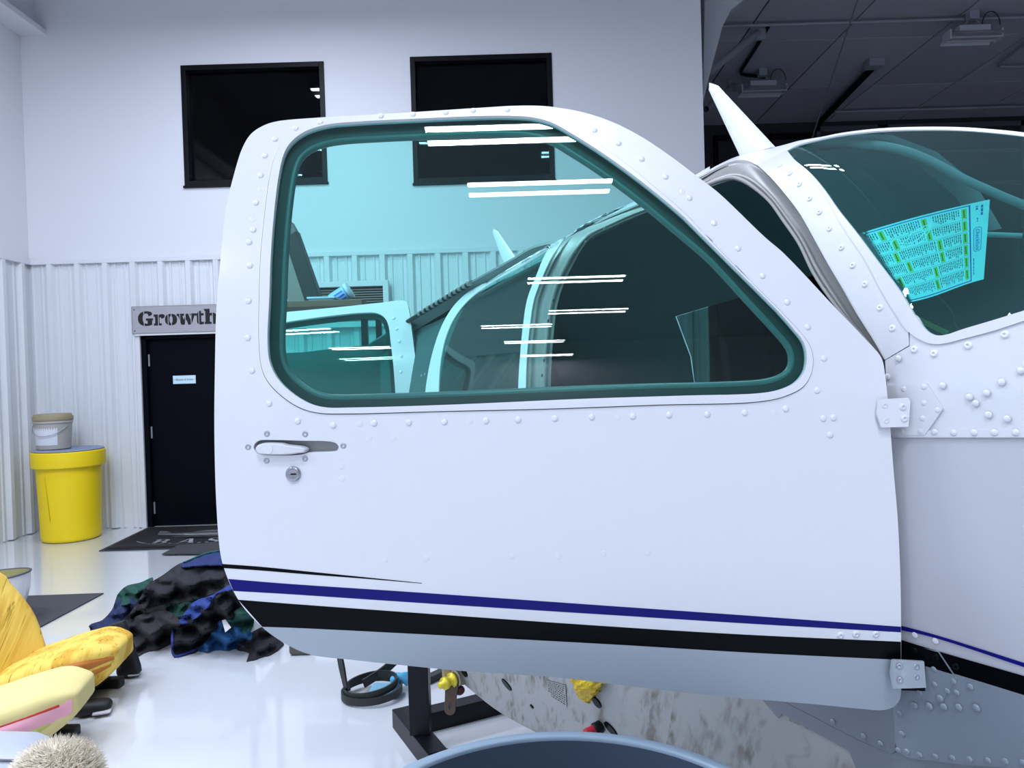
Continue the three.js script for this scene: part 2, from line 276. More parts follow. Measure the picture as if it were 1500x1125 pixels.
{ // weathered sign board with stencilled lettering
  const a = atZ(197, 450, ZB), b = atZ(200, 490, ZB); const L = 1.34, hgt = a.y - b.y, zb = ZB + 0.05;
  const t = tex(1536, 340, (c, w, h) => {
    const r = rng(5); c.fillStyle = '#a9a6ac'; c.fillRect(0, 0, w, h);
    for (let i = 0; i < 900; i++) { c.globalAlpha = 0.05 + 0.06 * r(); c.fillStyle = r() < 0.5 ? '#6f6964' : '#c9c8cf'; c.fillRect(r() * w, r() * h, 30 + 160 * r(), 1 + 4 * r()); }
    c.globalAlpha = 0.5; c.fillStyle = '#7d746c'; c.fillRect(0, 0, w, 10); c.fillRect(0, h - 12, w, 12); c.fillRect(0, 0, 12, h); c.globalAlpha = 1;
    c.fillStyle = '#050507'; c.font = '900 210px serif'; c.font = 'bold 205px serif'; c.textBaseline = 'alphabetic'; c.lineWidth = 12; c.strokeStyle = '#050507';
const tw = c.measureText('Growth').width; c.save(); c.translate(72, 236); c.scale(1010 / tw, 1.12); c.fillText('Growth', 0, 0); c.strokeText('Growth', 0, 0); c.restore();
    c.fillStyle = '#a9a6ac'; for (const x of [150, 268, 330, 452, 492, 600, 668, 740, 838, 905, 1010]) c.fillRect(x, 60, 9, 200);
  });
  const s = M({ color: lin(0.36, 0.35, 0.36), roughness: 0.7 }), f = M({ map: t, roughness: 0.65 });
  const root = thing('wall_sign', 'weathered grey sign board with black stencilled lettering above the black door', 'sign', V(a.x, b.y, zb));
  const g = new THREE.BoxGeometry(L, hgt, 0.022); const o = shade(new THREE.Mesh(g, [s, s, s, s, f, s])); o.name = 'board'; o.position.set(L / 2, hgt / 2, 0.011); root.add(o);
  for (const [x, y] of [[0.03, 0.035], [0.03, hgt - 0.035], [L - 0.03, 0.035], [L - 0.03, hgt - 0.035]]) { const c = new THREE.SphereGeometry(0.008, 10, 6); c.scale(1, 1, 0.5); c.translate(a.x + x, b.y + y, zb + 0.022); part('screw', c, mat.rust, root); }
  part('lower_rail', rbox(a.x + 0.02, a.x + L, b.y - 0.02, b.y, zb - 0.005, zb + 0.02), mat.trim, root, 'thin pale rail under the board');
}
{ // louvred unit on the wall, seen through the door window
  const a = atZ(571, 412, ZB), y0 = a.y - 0.5, x1 = a.x, x0 = x1 - 1.15, z0 = ZB + 0.04, z1 = ZB + 0.12;
  const root = thing('wall_vent', 'white framed wall vent with many thin brown louvres on the ribbed wall', 'vent', V(x0, y0, z0));
  const f = 0.06; part('frame', merge([rbox(x0, x0 + f, y0, a.y, z0, z1), rbox(x1 - f, x1, y0, a.y, z0, z1), rbox(x0 + f, x1 - f, a.y - f, a.y, z0, z1), rbox(x0 + f, x1 - f, y0, y0 + f, z0, z1)]), mat.trim, root);
  part('backing', box(x0 + f, x1 - f, y0 + f, a.y - f, z0, z0 + 0.01), M({ color: lin(0.05, 0.035, 0.03) }), root);
  const lm = M({ color: lin(0.30, 0.24, 0.22), roughness: 0.5 }); for (let y = y0 + f + 0.012; y < a.y - f - 0.01; y += 0.026) { const g = new THREE.BoxGeometry(x1 - x0 - 2 * f, 0.004, 0.03); g.rotateX(0.6); g.translate((x0 + x1) / 2, y, z0 + 0.04); part('louvre', g, lm, root); }
}
// ceiling: a deck and, over the far bay, panels that can be told apart
const ceiling = struct('ceiling', box(XL - 0.2, XR + 0.2, HC + 0.03, HC + 0.2, ZF - 0.2, ZN + 0.2), mat.ceilSeam);
{
  const r = rng(8);
  const shadeMats = [0, 1, 2].map(i => M({ color: lin(0.44 + 0.04 * i, 0.44 + 0.04 * i, 0.50 + 0.04 * i), roughness: 0.75 }));
  for (let z = ZF; z < ZB - 0.5; z += 2.0) for (let x = XE; x < XR - 0.2; x += 1.5) struct('ceiling_panel', rbox(x + 0.012, Math.min(x + 1.488, XR), HC, HC + 0.028, z + 0.012, Math.min(z + 1.988, ZB - 0.01), 0.006, 1), shadeMats[Math.floor(r() * 3)], ceiling);
  struct('ceiling_panel', box(XL, XR, HC, HC + 0.029, ZB, ZN), mat.ceil, ceiling);
}
{ // far end: framed hangar door leaves
  const mfr = M({ color: lin(0.10, 0.105, 0.125), roughness: 0.5 });
  const yb = atZ(1290, 183, ZF + 0.1).y; let x = XE;
  for (const [p, q] of [[1046, 1122], [1126, 1190], [1196, 1290], [1295, 1500], [1505, 1700]]) {
    const a = atZ(p, 190, ZF + 0.1).x, b = atZ(q, 190, ZF + 0.1).x, w = 0.1, z0 = ZF, z1 = ZF + 0.12, top = yb - (p < 1190 ? 0.12 : 0);
    const leaf = struct('door_2', merge([box(a, b, top - w, top, z0, z1), box(a, a + w * 0.7, 0, top, z0, z1), box(b - w * 0.7, b, 0, top, z0, z1), box(a, b, top - 1.3, top - 1.22, z0, z1), box(a, b, top - 0.62, top - 0.56, z0, z1)]), p < 1190 ? mat.blackFrame : mfr); leaf.name = numbered('door_far').replace('door_far', 'door_far');
    struct('door_panel', box(a + 0.07, b - 0.07, 0, top - w, z0, z0 + 0.03), mat.darkWall, leaf);
  }
}
// ---------------------------------------------------------------- overhead fittings in the far bay
function onCeil(px, py, y = HC) { return atY(px, py, y); }
{
  const straight = (name, a, b, r, m, label, cat) => solo(name, new THREE.TubeGeometry(new THREE.LineCurve3(a, b), 1, r, 10), m, label, cat, a.clone());
  const c1 = onCeil(1040, 39, HC - 0.06), c2 = c1.clone(); c2.x = 12.5;
  straight('ceiling_conduit', c1, c2, 0.022, mat.pipe, 'long pale conduit running across the dark ceiling above both lamps', 'pipe');
  const e1 = onCeil(1222, 164, HC - 0.06), e2 = e1.clone(); e2.x = 12.5;
  straight('ceiling_conduit', e1, e2, 0.026, mat.pipe, 'grey conduit crossing the far end of the ceiling', 'pipe');
  const k1 = onCeil(1461, 97, HC - 0.06), k2 = k1.clone(); k2.x = 12.5; const k0 = onCeil(1520, 50, HC - 0.06);
  solo('ceiling_conduit', tube([k0, k1.clone().lerp(k0, 0.04), k1.clone().lerp(k2, 0.01), k2], 0.022, 60), mat.pipe, 'bent conduit with an elbow at the right of the dark ceiling', 'pipe', k1.clone());
  const g1 = onCeil(1277, 100, HC - 0.1), g2 = onCeil(1200, 180, HC - 0.1);
  const sp = thing('ceiling_pipe', 'thick black pipe running lengthwise under the dark ceiling', 'pipe', g1.clone());
  part('pipe', new THREE.TubeGeometry(new THREE.LineCurve3(g1, g2), 1, 0.06, 12), mat.steelBlack, sp); part('bracket', rbox(g1.x - 0.13, g1.x + 0.13, HC - 0.13, HC, g1.z - 0.02, g1.z + 0.2, 0.01), mat.pipe, sp, 'grey box at the end of the pipe');
  const h1 = onCeil(1258, -6, HC), h2 = atZ(1170, 262, -11.6);
  straight('hanging_cable', h1, h2, 0.009, M({ color: lin(0.11, 0.11, 0.12), roughness: 0.6 }), 'thin dark cable hanging at a slant from the ceiling behind the aircraft', 'cable');
  // two braces with square plates
  for (const [p, q, low, lab] of [[[1110, 40], 0, [1036, 108], 'long grey pipe brace with a square end plate by the wall end'], [[1075, 118], 0, [1034, 160], 'short grey pipe brace under the long one, near the white blade']]) {
    const a = onCeil(p[0], p[1], HC - 0.02), b = atZ(low[0], low[1], a.z + 1.2); const root = thing('ceiling_brace', lab, 'brace', a.clone());
    part('rod', new THREE.TubeGeometry(new THREE.LineCurve3(a.clone().setY(a.y - 0.08), b), 1, 0.05, 12), mat.pipe, root); part('plate', rbox(a.x - 0.11, a.x + 0.11, HC - 0.21, HC, a.z - 0.02, a.z + 0.03, 0.004), mat.pipe, root);
  }
  // conduit drop to the left lamp
  const m0 = onCeil(1126, 38, HC - 0.05), m1 = onCeil(1084, 108, HC - 0.05), m2 = onCeil(1120, 113, HC - 0.05);
  solo('lamp_feed', tube([m0, m0.clone().lerp(m1, 0.5), m0.clone().lerp(m1, 0.96), m1.clone().lerp(m2, 0.1), m2], 0.03, 60), mat.steelBlack, 'black cable feed bent towards the left unlit ceiling lamp', 'cable', m0.clone());
  // unlit strip lights with open reflectors
  const lamp = (px, py, W, label) => {
    const c = onCeil(px, py, HC - 0.34); const root = thing('strip_light', label, 'lamp', c.clone());
    const hw = W / 2, z0 = c.z - 0.1, z1 = c.z + 0.1;
    part('housing', rbox(c.x - hw * 0.62, c.x + hw * 0.62, c.y + 0.02, c.y + 0.13, z0 + 0.03, z1 - 0.03, 0.01), mat.fixture, root);
    const pr = [[-0.2, -0.06], [-0.09, 0.03], [0.09, 0.03], [0.2, -0.06]]; const rows = [0, 1].map(k => pr.map(q => V(c.x + (k ? hw : -hw), c.y + q[1], c.z + q[0]))); const rf = loft(rows);
    const rows2 = [0, 1].map(k => pr.map(q => V(c.x + (k ? hw : -hw), c.y + q[1] + 0.006, c.z + q[0])).reverse());
    part('reflector', merge([rf, loft(rows2)]), mat.fixture, root);
    for (const dz of [-0.07, 0.07]) { const t = new THREE.CylinderGeometry(0.018, 0.018, W * 1.02, 12); t.rotateZ(Math.PI / 2); t.translate(c.x, c.y - 0.045, c.z + dz); part('tube', t, M({ color: lin(0.45, 0.46, 0.5), roughness: 0.3 }), root); }
    for (const s of [-1, 1]) part('end_cap', rbox(c.x + s * hw * 1.03 - 0.012, c.x + s * hw * 1.03 + 0.012, c.y - 0.07, c.y + 0.06, z0, z1, 0.004), mat.fixture, root);
    part('junction_box', rbox(c.x - 0.07, c.x + 0.07, HC - 0.12, HC, c.z - 0.06, c.z + 0.06, 0.006), mat.pipe, root, 'grey box on the ceiling over the lamp');
    for (const s of [-1, 1]) part('hanger', new THREE.TubeGeometry(new THREE.LineCurve3(V(c.x + s * hw * 0.4, c.y + 0.13, c.z), V(c.x + s * hw * 0.1, HC - 0.1, c.z)), 1, 0.006, 6), mat.pipe, root);
    const lp = []; for (let k = 0; k <= 16; k++) { const a = k / 16 * Math.PI; lp.push(V(c.x + hw * 0.75 + 0.13 * Math.cos(a), c.y + 0.14 + 0.2 * Math.sin(a), c.z)); } part('cord', tube(lp, 0.006, 40, 6), mat.steelBlack, root, 'thin looped black cord');
  };
  lamp(1425, 52, 0.72, 'unlit strip light with a looped cord, the upper right of the two');
  lamp(1117, 131, 0.72, 'unlit strip light hanging near the tip of the white blade');
}
// ---------------------------------------------------------------- lit strip lights (over and behind the viewer)
for (const [x, z] of LAMPS) {
  const y = LAMP_HEIGHT, L = 1.25; const root = thing('ceiling_lamp', 'lit twin tube strip light hung from the hangar ceiling', 'lamp', V(x, y, z), 'lit strip lights over the near bay');
  part('housing', rbox(x - L / 2, x + L / 2, y + 0.09, y + 0.2, z - 0.06, z + 0.06, 0.01), mat.fixture, root);
  const pr = [[-0.2, 0.0], [-0.07, 0.09], [0.07, 0.09], [0.2, 0.0]]; part('reflector', merge([loft([0, 1].map(k => pr.map(q => V(x + (k ? L / 2 : -L / 2), y + q[1], z + q[0])))), loft([0, 1].map(k => pr.map(q => V(x + (k ? L / 2 : -L / 2), y + q[1] + 0.006, z + q[0])).reverse()))]), mat.fixture, root);
  for (const s of [-1, 1]) part('hanger', new THREE.TubeGeometry(new THREE.LineCurve3(V(x + s * 0.5, y + 0.2, z), V(x + s * 0.5, HC, z)), 1, 0.006, 6), mat.pipe, root);
  for (const dz of [-0.13, 0.13]) {
    const t = new THREE.CylinderGeometry(0.019, 0.019, L - 0.1, 12); t.rotateZ(Math.PI / 2); t.translate(x, y + 0.03, z + dz); part('tube', t, mat.bulb, root);
    const l = new THREE.RectAreaLight(LAMP_COLOR, LAMP_RADIANCE, L - 0.1, 0.105); l.position.set(0, 0.004, dz); l.rotation.x = -Math.PI / 2; root.add(l);
  }
}
// ---------------------------------------------------------------- the aircraft: its surfaces
const ZD = -1.05;
const doorZ = y => { const u = y - 1.555; return ZD - (u > 0 ? 0.07 * u + 0.36 * u * u : 0) - (y < 1.33 ? 0.6 * (1.33 - y) ** 2 : 0); };
const doorSurf = (px, py) => { let z = ZD, p; for (let i = 0; i < 12; i++) { p = atZ(px, py, z); z = doorZ(p.y); } return p; };
const HINGE = atZ(1306, 600, -1.075).setY(0);
const FWD = V(0.515, 0, 0.857), INW = V(0.857, 0, -0.515);   // along the nose, and into the cabin
const fus = (s, y, w) => HINGE.clone().addScaledVector(FWD, -s).addScaledVector(INW, w).setY(y);   // s aft of the hinge, w inboard
const section = (y, s) => { // how far inboard the skin lies at a height
  const v = y + 0.13 * Math.max(0, s - 0.6), u = v - 1.555; if (u > 0.56) return 9;
  let g = u > 0 ? 0.07 * u + 0.36 * u * u : 0; if (u > 0.36) g += 0.45 * (1 - Math.sqrt(Math.max(0, 1 - ((u - 0.36) / 0.195) ** 2)));
  if (v < 1.4) g += 0.3 * (1.4 - v) ** 2; return g;
};
const fusSurf = (off = 0) => (px, py) => { // first meeting of the sight line with the skin, off metres outside it
  const d = ray(px, py); const q = V(0, 0, 0), r = V(0, 0, 0);
  const f = t => { q.copy(CAM).addScaledVector(d, t); r.copy(q).sub(HINGE); return r.x * INW.x + r.z * INW.z - section(q.y, -(r.x * FWD.x + r.z * FWD.z)) + off; };
  let best = -9, bt = 1, a = 0.6; for (let t = 0.62; t < 4.4; t += 0.03) { const v = f(t); if (v >= 0) { let lo = a, hi = t; for (let k = 0; k < 22; k++) { const m = (lo + hi) / 2; if (f(m) >= 0) hi = m; else lo = m; } return CAM.clone().addScaledVector(d, hi); } if (v > best) { best = v; bt = t; } a = t; }
  return CAM.clone().addScaledVector(d, bt);
};
const skin = fusSurf(0);
const shifted = (surf, f) => (px, py) => { const p = surf(px, py); return p.addScaledVector(ray(px, py).normalize(), f(px, py)); };
const airplane = thing('airplane', 'white light aircraft without wings, its cabin door swung open, blue and black stripes', 'airplane', fus(0.5, 0, 0.5));
const uvDoor = p => [p.x * 2, p.y * 2];
const P2 = pts => loop(pts);

// --- cabin door
const doorOutline = P2([[317, 740], [314, 630], [315, 530], [317, 450], [323, 380], [331, 305], [341, 262], [355, 217], [367, 197], [382, 186], [402, 178.5], [470, 172], [577, 166], [710, 157.5], [753, 155], [790, 155], [812, 157], [856, 165], [900, 180], [944, 203], [988, 233], [1022, 259], [1052, 282], [1120, 347], [1148, 371], [1220, 447], [1265, 494], [1291, 524], [1296, 545], [1299, 571], [1304, 626], [1309, 690], [1315, 760], [1319, 850], [1320, 930], [1320, 967], [1320, 1008], [1317, 1026], [1308, 1035.5], [1292, 1040], [1260, 1038], [1200, 1032], [1100, 1023.5], [1024, 1016.5], [907, 1003], [820, 992.5], [760, 988], [682, 983], [597, 975], [512, 966], [456, 959], [424, 946], [388, 922], [360, 894], [350, 880], [340, 862], [330, 838], [323, 812]]);
const seam = P2([[379, 439], [381, 380], [387, 316], [395, 257], [402, 231], [412, 212], [430, 197], [454, 187], [481, 179.5], [523, 176], [600, 172], [710, 167], [740, 166.5], [768, 167], [797, 171], [827, 181], [871, 208], [915, 238], [959, 274], [1003, 312], [1061, 373], [1112, 424], [1148, 460], [1183, 500], [1191, 521], [1189, 546], [1177, 567], [1148, 582], [1105, 590], [968, 594], [800, 600], [647, 603.5], [513, 607], [468, 606], [441, 599], [415, 583], [393, 561], [383, 540], [379, 505]]);
const glassEdge = P2([[395, 439], [397, 380], [402, 313], [409, 257], [417, 225], [428, 208], [449, 193], [481, 183.5], [523, 179.5], [600, 175.5], [710, 171], [753, 171], [780, 173], [809, 181], [838, 197], [885, 227], [929, 259], [973, 294], [1017, 332], [1044, 354], [1112, 427], [1159, 479], [1177, 503], [1181, 524], [1178, 543], [1166, 559], [1144, 570], [1112, 576], [1004, 579.5], [860, 584], [680, 592], [580, 595.5], [513, 597], [480, 597], [458, 592.5], [433, 579], [409, 557], [396, 532], [392.5, 500]]);
const slot = P2([[371.5, 656], [374, 649], [381, 645], [400, 644.5], [440, 645.5], [485, 647], [493, 650], [496, 655], [493, 660], [485, 661.5], [452, 663], [440, 666], [385, 666], [376, 663]]);
const cabinDoor = part('cabin_door', sheet(doorOutline, doorSurf, { holes: [seam, slot], thick: 0.012, edge: 30, uv: uvDoor }), mat.white, airplane, 'white door skin swung open towards the viewer');
part('inner_shell', sheet(inset(doorOutline, 7), doorSurf, { holes: [inset(glassEdge, -10), inset(slot, -10)], thick: 0.022, lift: -0.013, edge: 40 }), mat.liner, cabinDoor);
part('window_trim', sheet(inset(seam, 1.4), doorSurf, { holes: [glassEdge], thick: 0.010, lift: 0.0022, edge: 20 }), mat.white, cabinDoor, 'raised white ring round the window');
part('window_gasket', sheet(inset(seam, -6), doorSurf, { holes: [inset(glassEdge, 15)], thick: 0.004, lift: -0.0125, edge: 20 }), mat.rubber, cabinDoor, 'dark rubber gasket behind the window edge');
{ const ring = inset(glassEdge, 15).filter((_, i) => i % 5 === 0).map(p => { const q = doorSurf(p.x, p.y), N = normalAt(doorSurf, p.x, p.y); return q.addScaledVector(N, -0.017); }); part('window_bead', tube(ring, 0.0055, 220, 8, true), mat.seal, cabinDoor, 'grey green rubber bead inside the window'); }
part('window_pane', sheet(inset(glassEdge, -3), doorSurf, { thick: 0.0, lift: -0.004, edge: 24 }), mat.tint, cabinDoor, 'teal tinted window');
// painted stripes, a film of paint on the skin
function stripe(name, top, bot, surf, m, parent, lift = 0.0004) { const o = [...open2(top, 24), ...open2(bot, 24).reverse()].map(p => new THREE.Vector2(...p)); return part(name, sheet(o, surf, { thick: 0.0003, lift, edge: 30 }), m, parent); }
stripe('thin_stripe', [[325, 826], [380, 830], [460, 838], [540, 846], [618, 854]], [[327, 832], [380, 835.5], [460, 842], [540, 848], [618, 854.6]], doorSurf, mat.black, cabinDoor);
stripe('blue_stripe', [[334.5, 848], [420, 855], [600, 867], [900, 888], [1100, 902], [1319.5, 918]], [[342, 865.5], [420, 870], [600, 882], [900, 901], [1100, 913.5], [1319.5, 926]], doorSurf, mat.blue, cabinDoor);
stripe('black_stripe', [[349, 878.5], [420, 884], [600, 897], [900, 918], [1100, 930], [1319.5, 940]], [[384, 918], [440, 920], [600, 928], [900, 944], [1100, 956], [1319.5, 966.5]], doorSurf, mat.black, cabinDoor);
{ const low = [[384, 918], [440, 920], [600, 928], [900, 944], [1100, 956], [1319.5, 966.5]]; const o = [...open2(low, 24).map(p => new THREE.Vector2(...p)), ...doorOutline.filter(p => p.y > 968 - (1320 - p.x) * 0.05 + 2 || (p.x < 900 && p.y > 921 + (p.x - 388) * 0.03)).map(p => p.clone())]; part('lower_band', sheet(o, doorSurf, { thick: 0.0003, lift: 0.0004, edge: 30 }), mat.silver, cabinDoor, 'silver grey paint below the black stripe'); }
// rivets and screws
const rivetGeo = (() => { const g = new THREE.SphereGeometry(1, 14, 6, 0, Math.PI * 2, 0, Math.PI / 2); g.scale(0.0047, 0.0024, 0.0047); return g; })();
const rivetBig = rivetGeo.clone().scale(1.2, 1.25, 1.2);
const rivetFlat = (() => { const g = rivetGeo.clone(); g.scale(0.95, 0.2, 0.95); return g; })();
const screwGeo = lathe([[0, 0.0004], [0.0013, 0.0005], [0.0017, 0.0022], [0.003, 0.0021], [0.0045, 0.0014], [0.0054, 0.0001], [0.0054, -0.001]], 18);
const screwFlush = lathe([[0, -0.0007], [0.0011, -0.0006], [0.0015, 0.0007], [0.0036, 0.0006], [0.0038, 0.0001], [0.0042, 0.0001], [0.0042, -0.001]], 16);
const UPY = V(0, 1, 0);
function stud(list, surf, geo, name, m, parent) { for (const [x, y] of list) { const p = surf(x, y), N = normalAt(surf, x, y); set(name, geo, m, parent, p, new THREE.Quaternion().setFromUnitVectors(UPY, N)); } }
stud([[403, 204], [388, 228], [382, 257], [375, 297], [371, 337], [365, 355], [366, 389], [364, 441], [363, 495], [369, 543], [394, 591], [433, 188], [469, 179], [558, 170], [605, 167.5], [653, 165], [693, 162], [743, 161], [871, 191], [906, 210], [940, 233], [975, 259], [1010, 290], [1046, 327], [1081, 364], [1117, 404], [1153, 443], [1183, 479], [1207, 525], [1197, 572], [1151, 599], [1091, 605], [1036, 607], [980, 608], [927, 610], [867, 611], [813, 613], [759, 615], [712, 616.5], [436, 617], [488, 623], [548, 620], [599, 619], [651, 618], [1206, 613], [1221, 612], [1216, 637]], doorSurf, rivetGeo, 'rivet', mat.white, cabinDoor);
stud([[381, 277], [369, 321], [527, 621], [688, 617], [905, 611], [999, 281], [1134, 605], [564, 820], [624, 818], [750, 815], [818, 815], [884, 811], [948, 810], [540, 642], [576, 642], [500, 683], [501, 701]], doorSurf, rivetFlat, 'flush_rivet', mat.white, cabinDoor);
stud([[1231, 931], [1254, 929], [1283, 929]], doorSurf, screwGeo, 'screw', mat.white2, cabinDoor);
stud([[363.5, 655], [391, 635.5], [447, 636], [503, 653], [390.5, 675], [447, 672]], doorSurf, screwFlush, 'flush_screw', mat.alu, cabinDoor);
// handle, its recess and the lock
{
  part('handle_recess', sheet(inset(slot, -4), doorSurf, { thick: 0.002, lift: -0.013, edge: 20 }), mat.recess, cabinDoor, 'bare metal pan behind the handle slot');
  part('recess_wall', sheet(inset(slot, -2.5), doorSurf, { holes: [inset(slot, -0.2)], thick: 0.011, lift: -0.002, edge: 20 }), mat.recess, cabinDoor);
  const lever = loop([[376.5, 657], [379, 651.5], [386, 648.8], [398, 648], [416, 649.2], [421, 650.8], [446, 654.5], [451, 658], [449, 662], [438, 664], [420, 666], [392, 665.6], [381, 664]]);
  const rows = [0, 0.35, 0.7, 1].map((t, k) => inset(lever, [0, 0.3, 1.0, 2.6][k]).map(p => { const q = doorSurf(p.x, p.y); return q.setZ(q.z + [-0.006, 0.004, 0.0085, 0.0105][k]); })); rows.forEach(r => r.push(r[0].clone()));
  const cap = sheet(inset(lever, 2.6), (x, y) => { const q = doorSurf(x, y); return q.setZ(q.z + 0.0105); }, { thick: 0.002, edge: 30 });
  const lg = loft(rows.map(r => r.slice().reverse())); part('door_handle', merge([lg, cap]), mat.white2, cabinDoor, 'white paddle handle, half pulled out');
  stud([[396, 656.5]], (x, y) => { const q = doorSurf(x, y); return q.setZ(q.z + 0.0108); }, new THREE.CylinderGeometry(0.0068, 0.0072, 0.0012, 24), 'pivot', mat.white, cabinDoor);
  const lp = doorSurf(430, 694), lq = new THREE.Quaternion().setFromUnitVectors(UPY, normalAt(doorSurf, 430, 694));
  set('lock', lathe([[0, 0.004], [0.0055, 0.004], [0.0058, 0.0046], [0.009, 0.0044], [0.0105, 0.003], [0.0108, 0.0], [0.0108, -0.002]], 36), mat.chrome, cabinDoor, lp, lq, 'round chrome key lock');
  set('keyhole', new RoundedBoxGeometry(0.008, 0.0012, 0.0018, 1, 0.0004), mat.black, cabinDoor, lp.clone().add(V(0.001, 0, 0.0042)), lq);
}
// --- hinges between door and cowl
function plateOn(name, pts, surf, m, parent, lift, thick, holes = []) { return part(name, sheet(loop(pts.map(p => [p[0], p[1], 1])), surf, { thick, lift, edge: 30, holes: holes.map(h => loop(h.map(p => [p[0], p[1], 1]))) }), m, parent); }
const hingeOn = (y0, y1, xs) => { const zl = Math.max(doorSurf(1305, y0).z, doorSurf(1305, y1).z) + 0.005, zr = Math.max(...xs.flatMap(x => [skin(x, y0).z, skin(x, y1).z])) + 0.006; return (px, py) => atZ(px, py, zl + (Math.max(zr, zl) - zl) * sstep(1300, 1318, px)); };
const hingeSurf = hingeOn(585, 625, [1318, 1330]), hingeLow = hingeOn(968, 1006, [1318, 1354]);
// --- fuselage skins
const wsEdge = [[1153, 220.5], [1158, 227], [1165, 235], [1187, 253], [1208, 277], [1229, 307], [1256, 341], [1288, 384], [1320, 427], [1341, 461], [1355, 480], [1364, 488], [1374, 491.5], [1386, 491], [1414, 482], [1458, 469], [1500, 456], [1620, 420]];
const archOut = [[1000, 271], [1027, 259], [1053, 244], [1077, 235], [1093, 235], [1109, 242], [1128, 259], [1149, 283], [1171, 312], [1192, 349], [1213, 387], [1235, 424], [1256, 461], [1279, 497], [1296, 526]];
const archIn = [[1000, 288], [1030, 277], [1053, 268], [1072, 264], [1088, 268], [1107, 280], [1128, 299], [1149, 328], [1171, 360], [1192, 403], [1213, 435], [1240, 469], [1267, 496], [1293, 527]];
const roofTop = [[1000, 268], [1024, 257], [1053, 241], [1080, 229], [1109, 222], [1149, 212], [1171, 206], [1203, 200.5], [1233, 194.5], [1283, 188.5], [1333, 186], [1400, 186], [1450, 189], [1500, 194], [1620, 213]];
const V2 = p => new THREE.Vector2(p[0], p[1]);
const frameOut = [[1190, 259], [1211, 288], [1240, 339], [1267, 378], [1293, 427], [1314, 461], [1329, 483], [1351, 499], [1366, 504], [1385, 503.5], [1415, 496], [1457, 485], [1500, 471], [1620, 436]];
{ // roof sheet in front of the door opening and up to the windshield's upper edge
  const a = open2(roofTop, 60).map(V2), seamLine = [[1153, 220.5], [1140, 226], [1109, 239]], b = open2(archOut.slice(0, 6), 20).map(V2).reverse();
  const top = open2([[1153, 220.5], [1168, 212.5], [1200, 204], [1233, 197.5], [1283, 192], [1333, 190], [1400, 190.5], [1450, 194], [1500, 199.5], [1620, 219]], 40).map(V2).reverse();
  part('roof_skin', sheet([...a, ...top, new THREE.Vector2(1140, 226), ...b], skin, { thick: 0.003, edge: 16 }), mat.white, airplane, 'white roof sheet over the door opening');
  const post = [...open2(wsEdge.slice(0, 10), 40).map(V2), ...open2([[1341, 461], [1332, 480], [1332, 506]], 6).map(V2).slice(1), new THREE.Vector2(1297, 527), ...open2(archOut.slice(5), 40).map(V2).reverse(), new THREE.Vector2(1140, 226.5)];
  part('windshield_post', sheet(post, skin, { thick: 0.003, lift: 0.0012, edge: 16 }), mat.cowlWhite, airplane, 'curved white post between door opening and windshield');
  // upper cowl skin
  const cowl = [[1297, 527], [1332, 506], [1332, 480], [1341, 461], ...wsEdge.slice(10), [1620, 640], [1310, 640], [1304, 600], [1298, 552]];
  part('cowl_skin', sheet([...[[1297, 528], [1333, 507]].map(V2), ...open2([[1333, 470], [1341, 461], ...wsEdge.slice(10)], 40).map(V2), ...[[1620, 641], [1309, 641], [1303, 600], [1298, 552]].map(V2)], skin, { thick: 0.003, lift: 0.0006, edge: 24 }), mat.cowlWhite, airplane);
  part('windshield_frame', sheet([...open2(wsEdge.slice(3), 60).map(V2), ...open2(frameOut, 60).map(V2).reverse()], skin, { thick: 0.002, lift: 0.0032, edge: 16 }), mat.cowlWhite, airplane, 'raised white strip round the windshield edge');
}
// side skin with its paint
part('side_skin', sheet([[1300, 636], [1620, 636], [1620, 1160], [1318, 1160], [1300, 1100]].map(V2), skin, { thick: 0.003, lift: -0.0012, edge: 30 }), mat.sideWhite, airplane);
part('longeron_strip', sheet([[1308, 630], [1620, 630], [1620, 640.5], [1309, 640.5]].map(V2), skin, { thick: 0.002, lift: 0.0028, edge: 30 }), mat.cowlWhite, airplane, 'raised white lower edge of the cowl sheet');
stripe('blue_stripe', [[1318, 916], [1367, 929], [1500, 971], [1620, 1010]], [[1318, 922.5], [1367, 933.5], [1500, 977], [1620, 1017]], skin, mat.blue, airplane, 0.0004);
stripe('black_stripe', [[1300, 931], [1375, 954], [1500, 990], [1620, 1025]], [[1300, 958], [1356, 974], [1500, 1018], [1620, 1056]], skin, mat.black, airplane, 0.0006);
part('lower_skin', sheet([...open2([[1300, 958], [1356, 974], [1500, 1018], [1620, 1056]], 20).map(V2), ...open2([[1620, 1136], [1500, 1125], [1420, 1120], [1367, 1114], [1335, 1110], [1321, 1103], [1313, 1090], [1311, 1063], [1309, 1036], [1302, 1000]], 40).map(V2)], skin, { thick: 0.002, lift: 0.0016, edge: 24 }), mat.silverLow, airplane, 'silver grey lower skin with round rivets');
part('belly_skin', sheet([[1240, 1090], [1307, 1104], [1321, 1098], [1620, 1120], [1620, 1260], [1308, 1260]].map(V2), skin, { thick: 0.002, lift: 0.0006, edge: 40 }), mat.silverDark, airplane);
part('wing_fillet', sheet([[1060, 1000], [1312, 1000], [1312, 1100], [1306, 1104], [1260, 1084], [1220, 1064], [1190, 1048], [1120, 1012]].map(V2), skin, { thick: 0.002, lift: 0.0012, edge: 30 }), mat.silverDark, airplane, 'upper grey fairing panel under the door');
part('wing_fillet', sheet([[1060, 985], [1118, 1012], [1190, 1049], [1220, 1065], [1260, 1085], [1307, 1105], [1308, 1148], [1280, 1126], [1240, 1098], [1210, 1081], [1168, 1058], [1146, 1045], [1140, 1052], [1118, 1026]].map(V2), skin, { thick: 0.002, lift: 0.0006, edge: 30 }), mat.silverDark, airplane, 'lower grey fairing strip with a chipped edge');
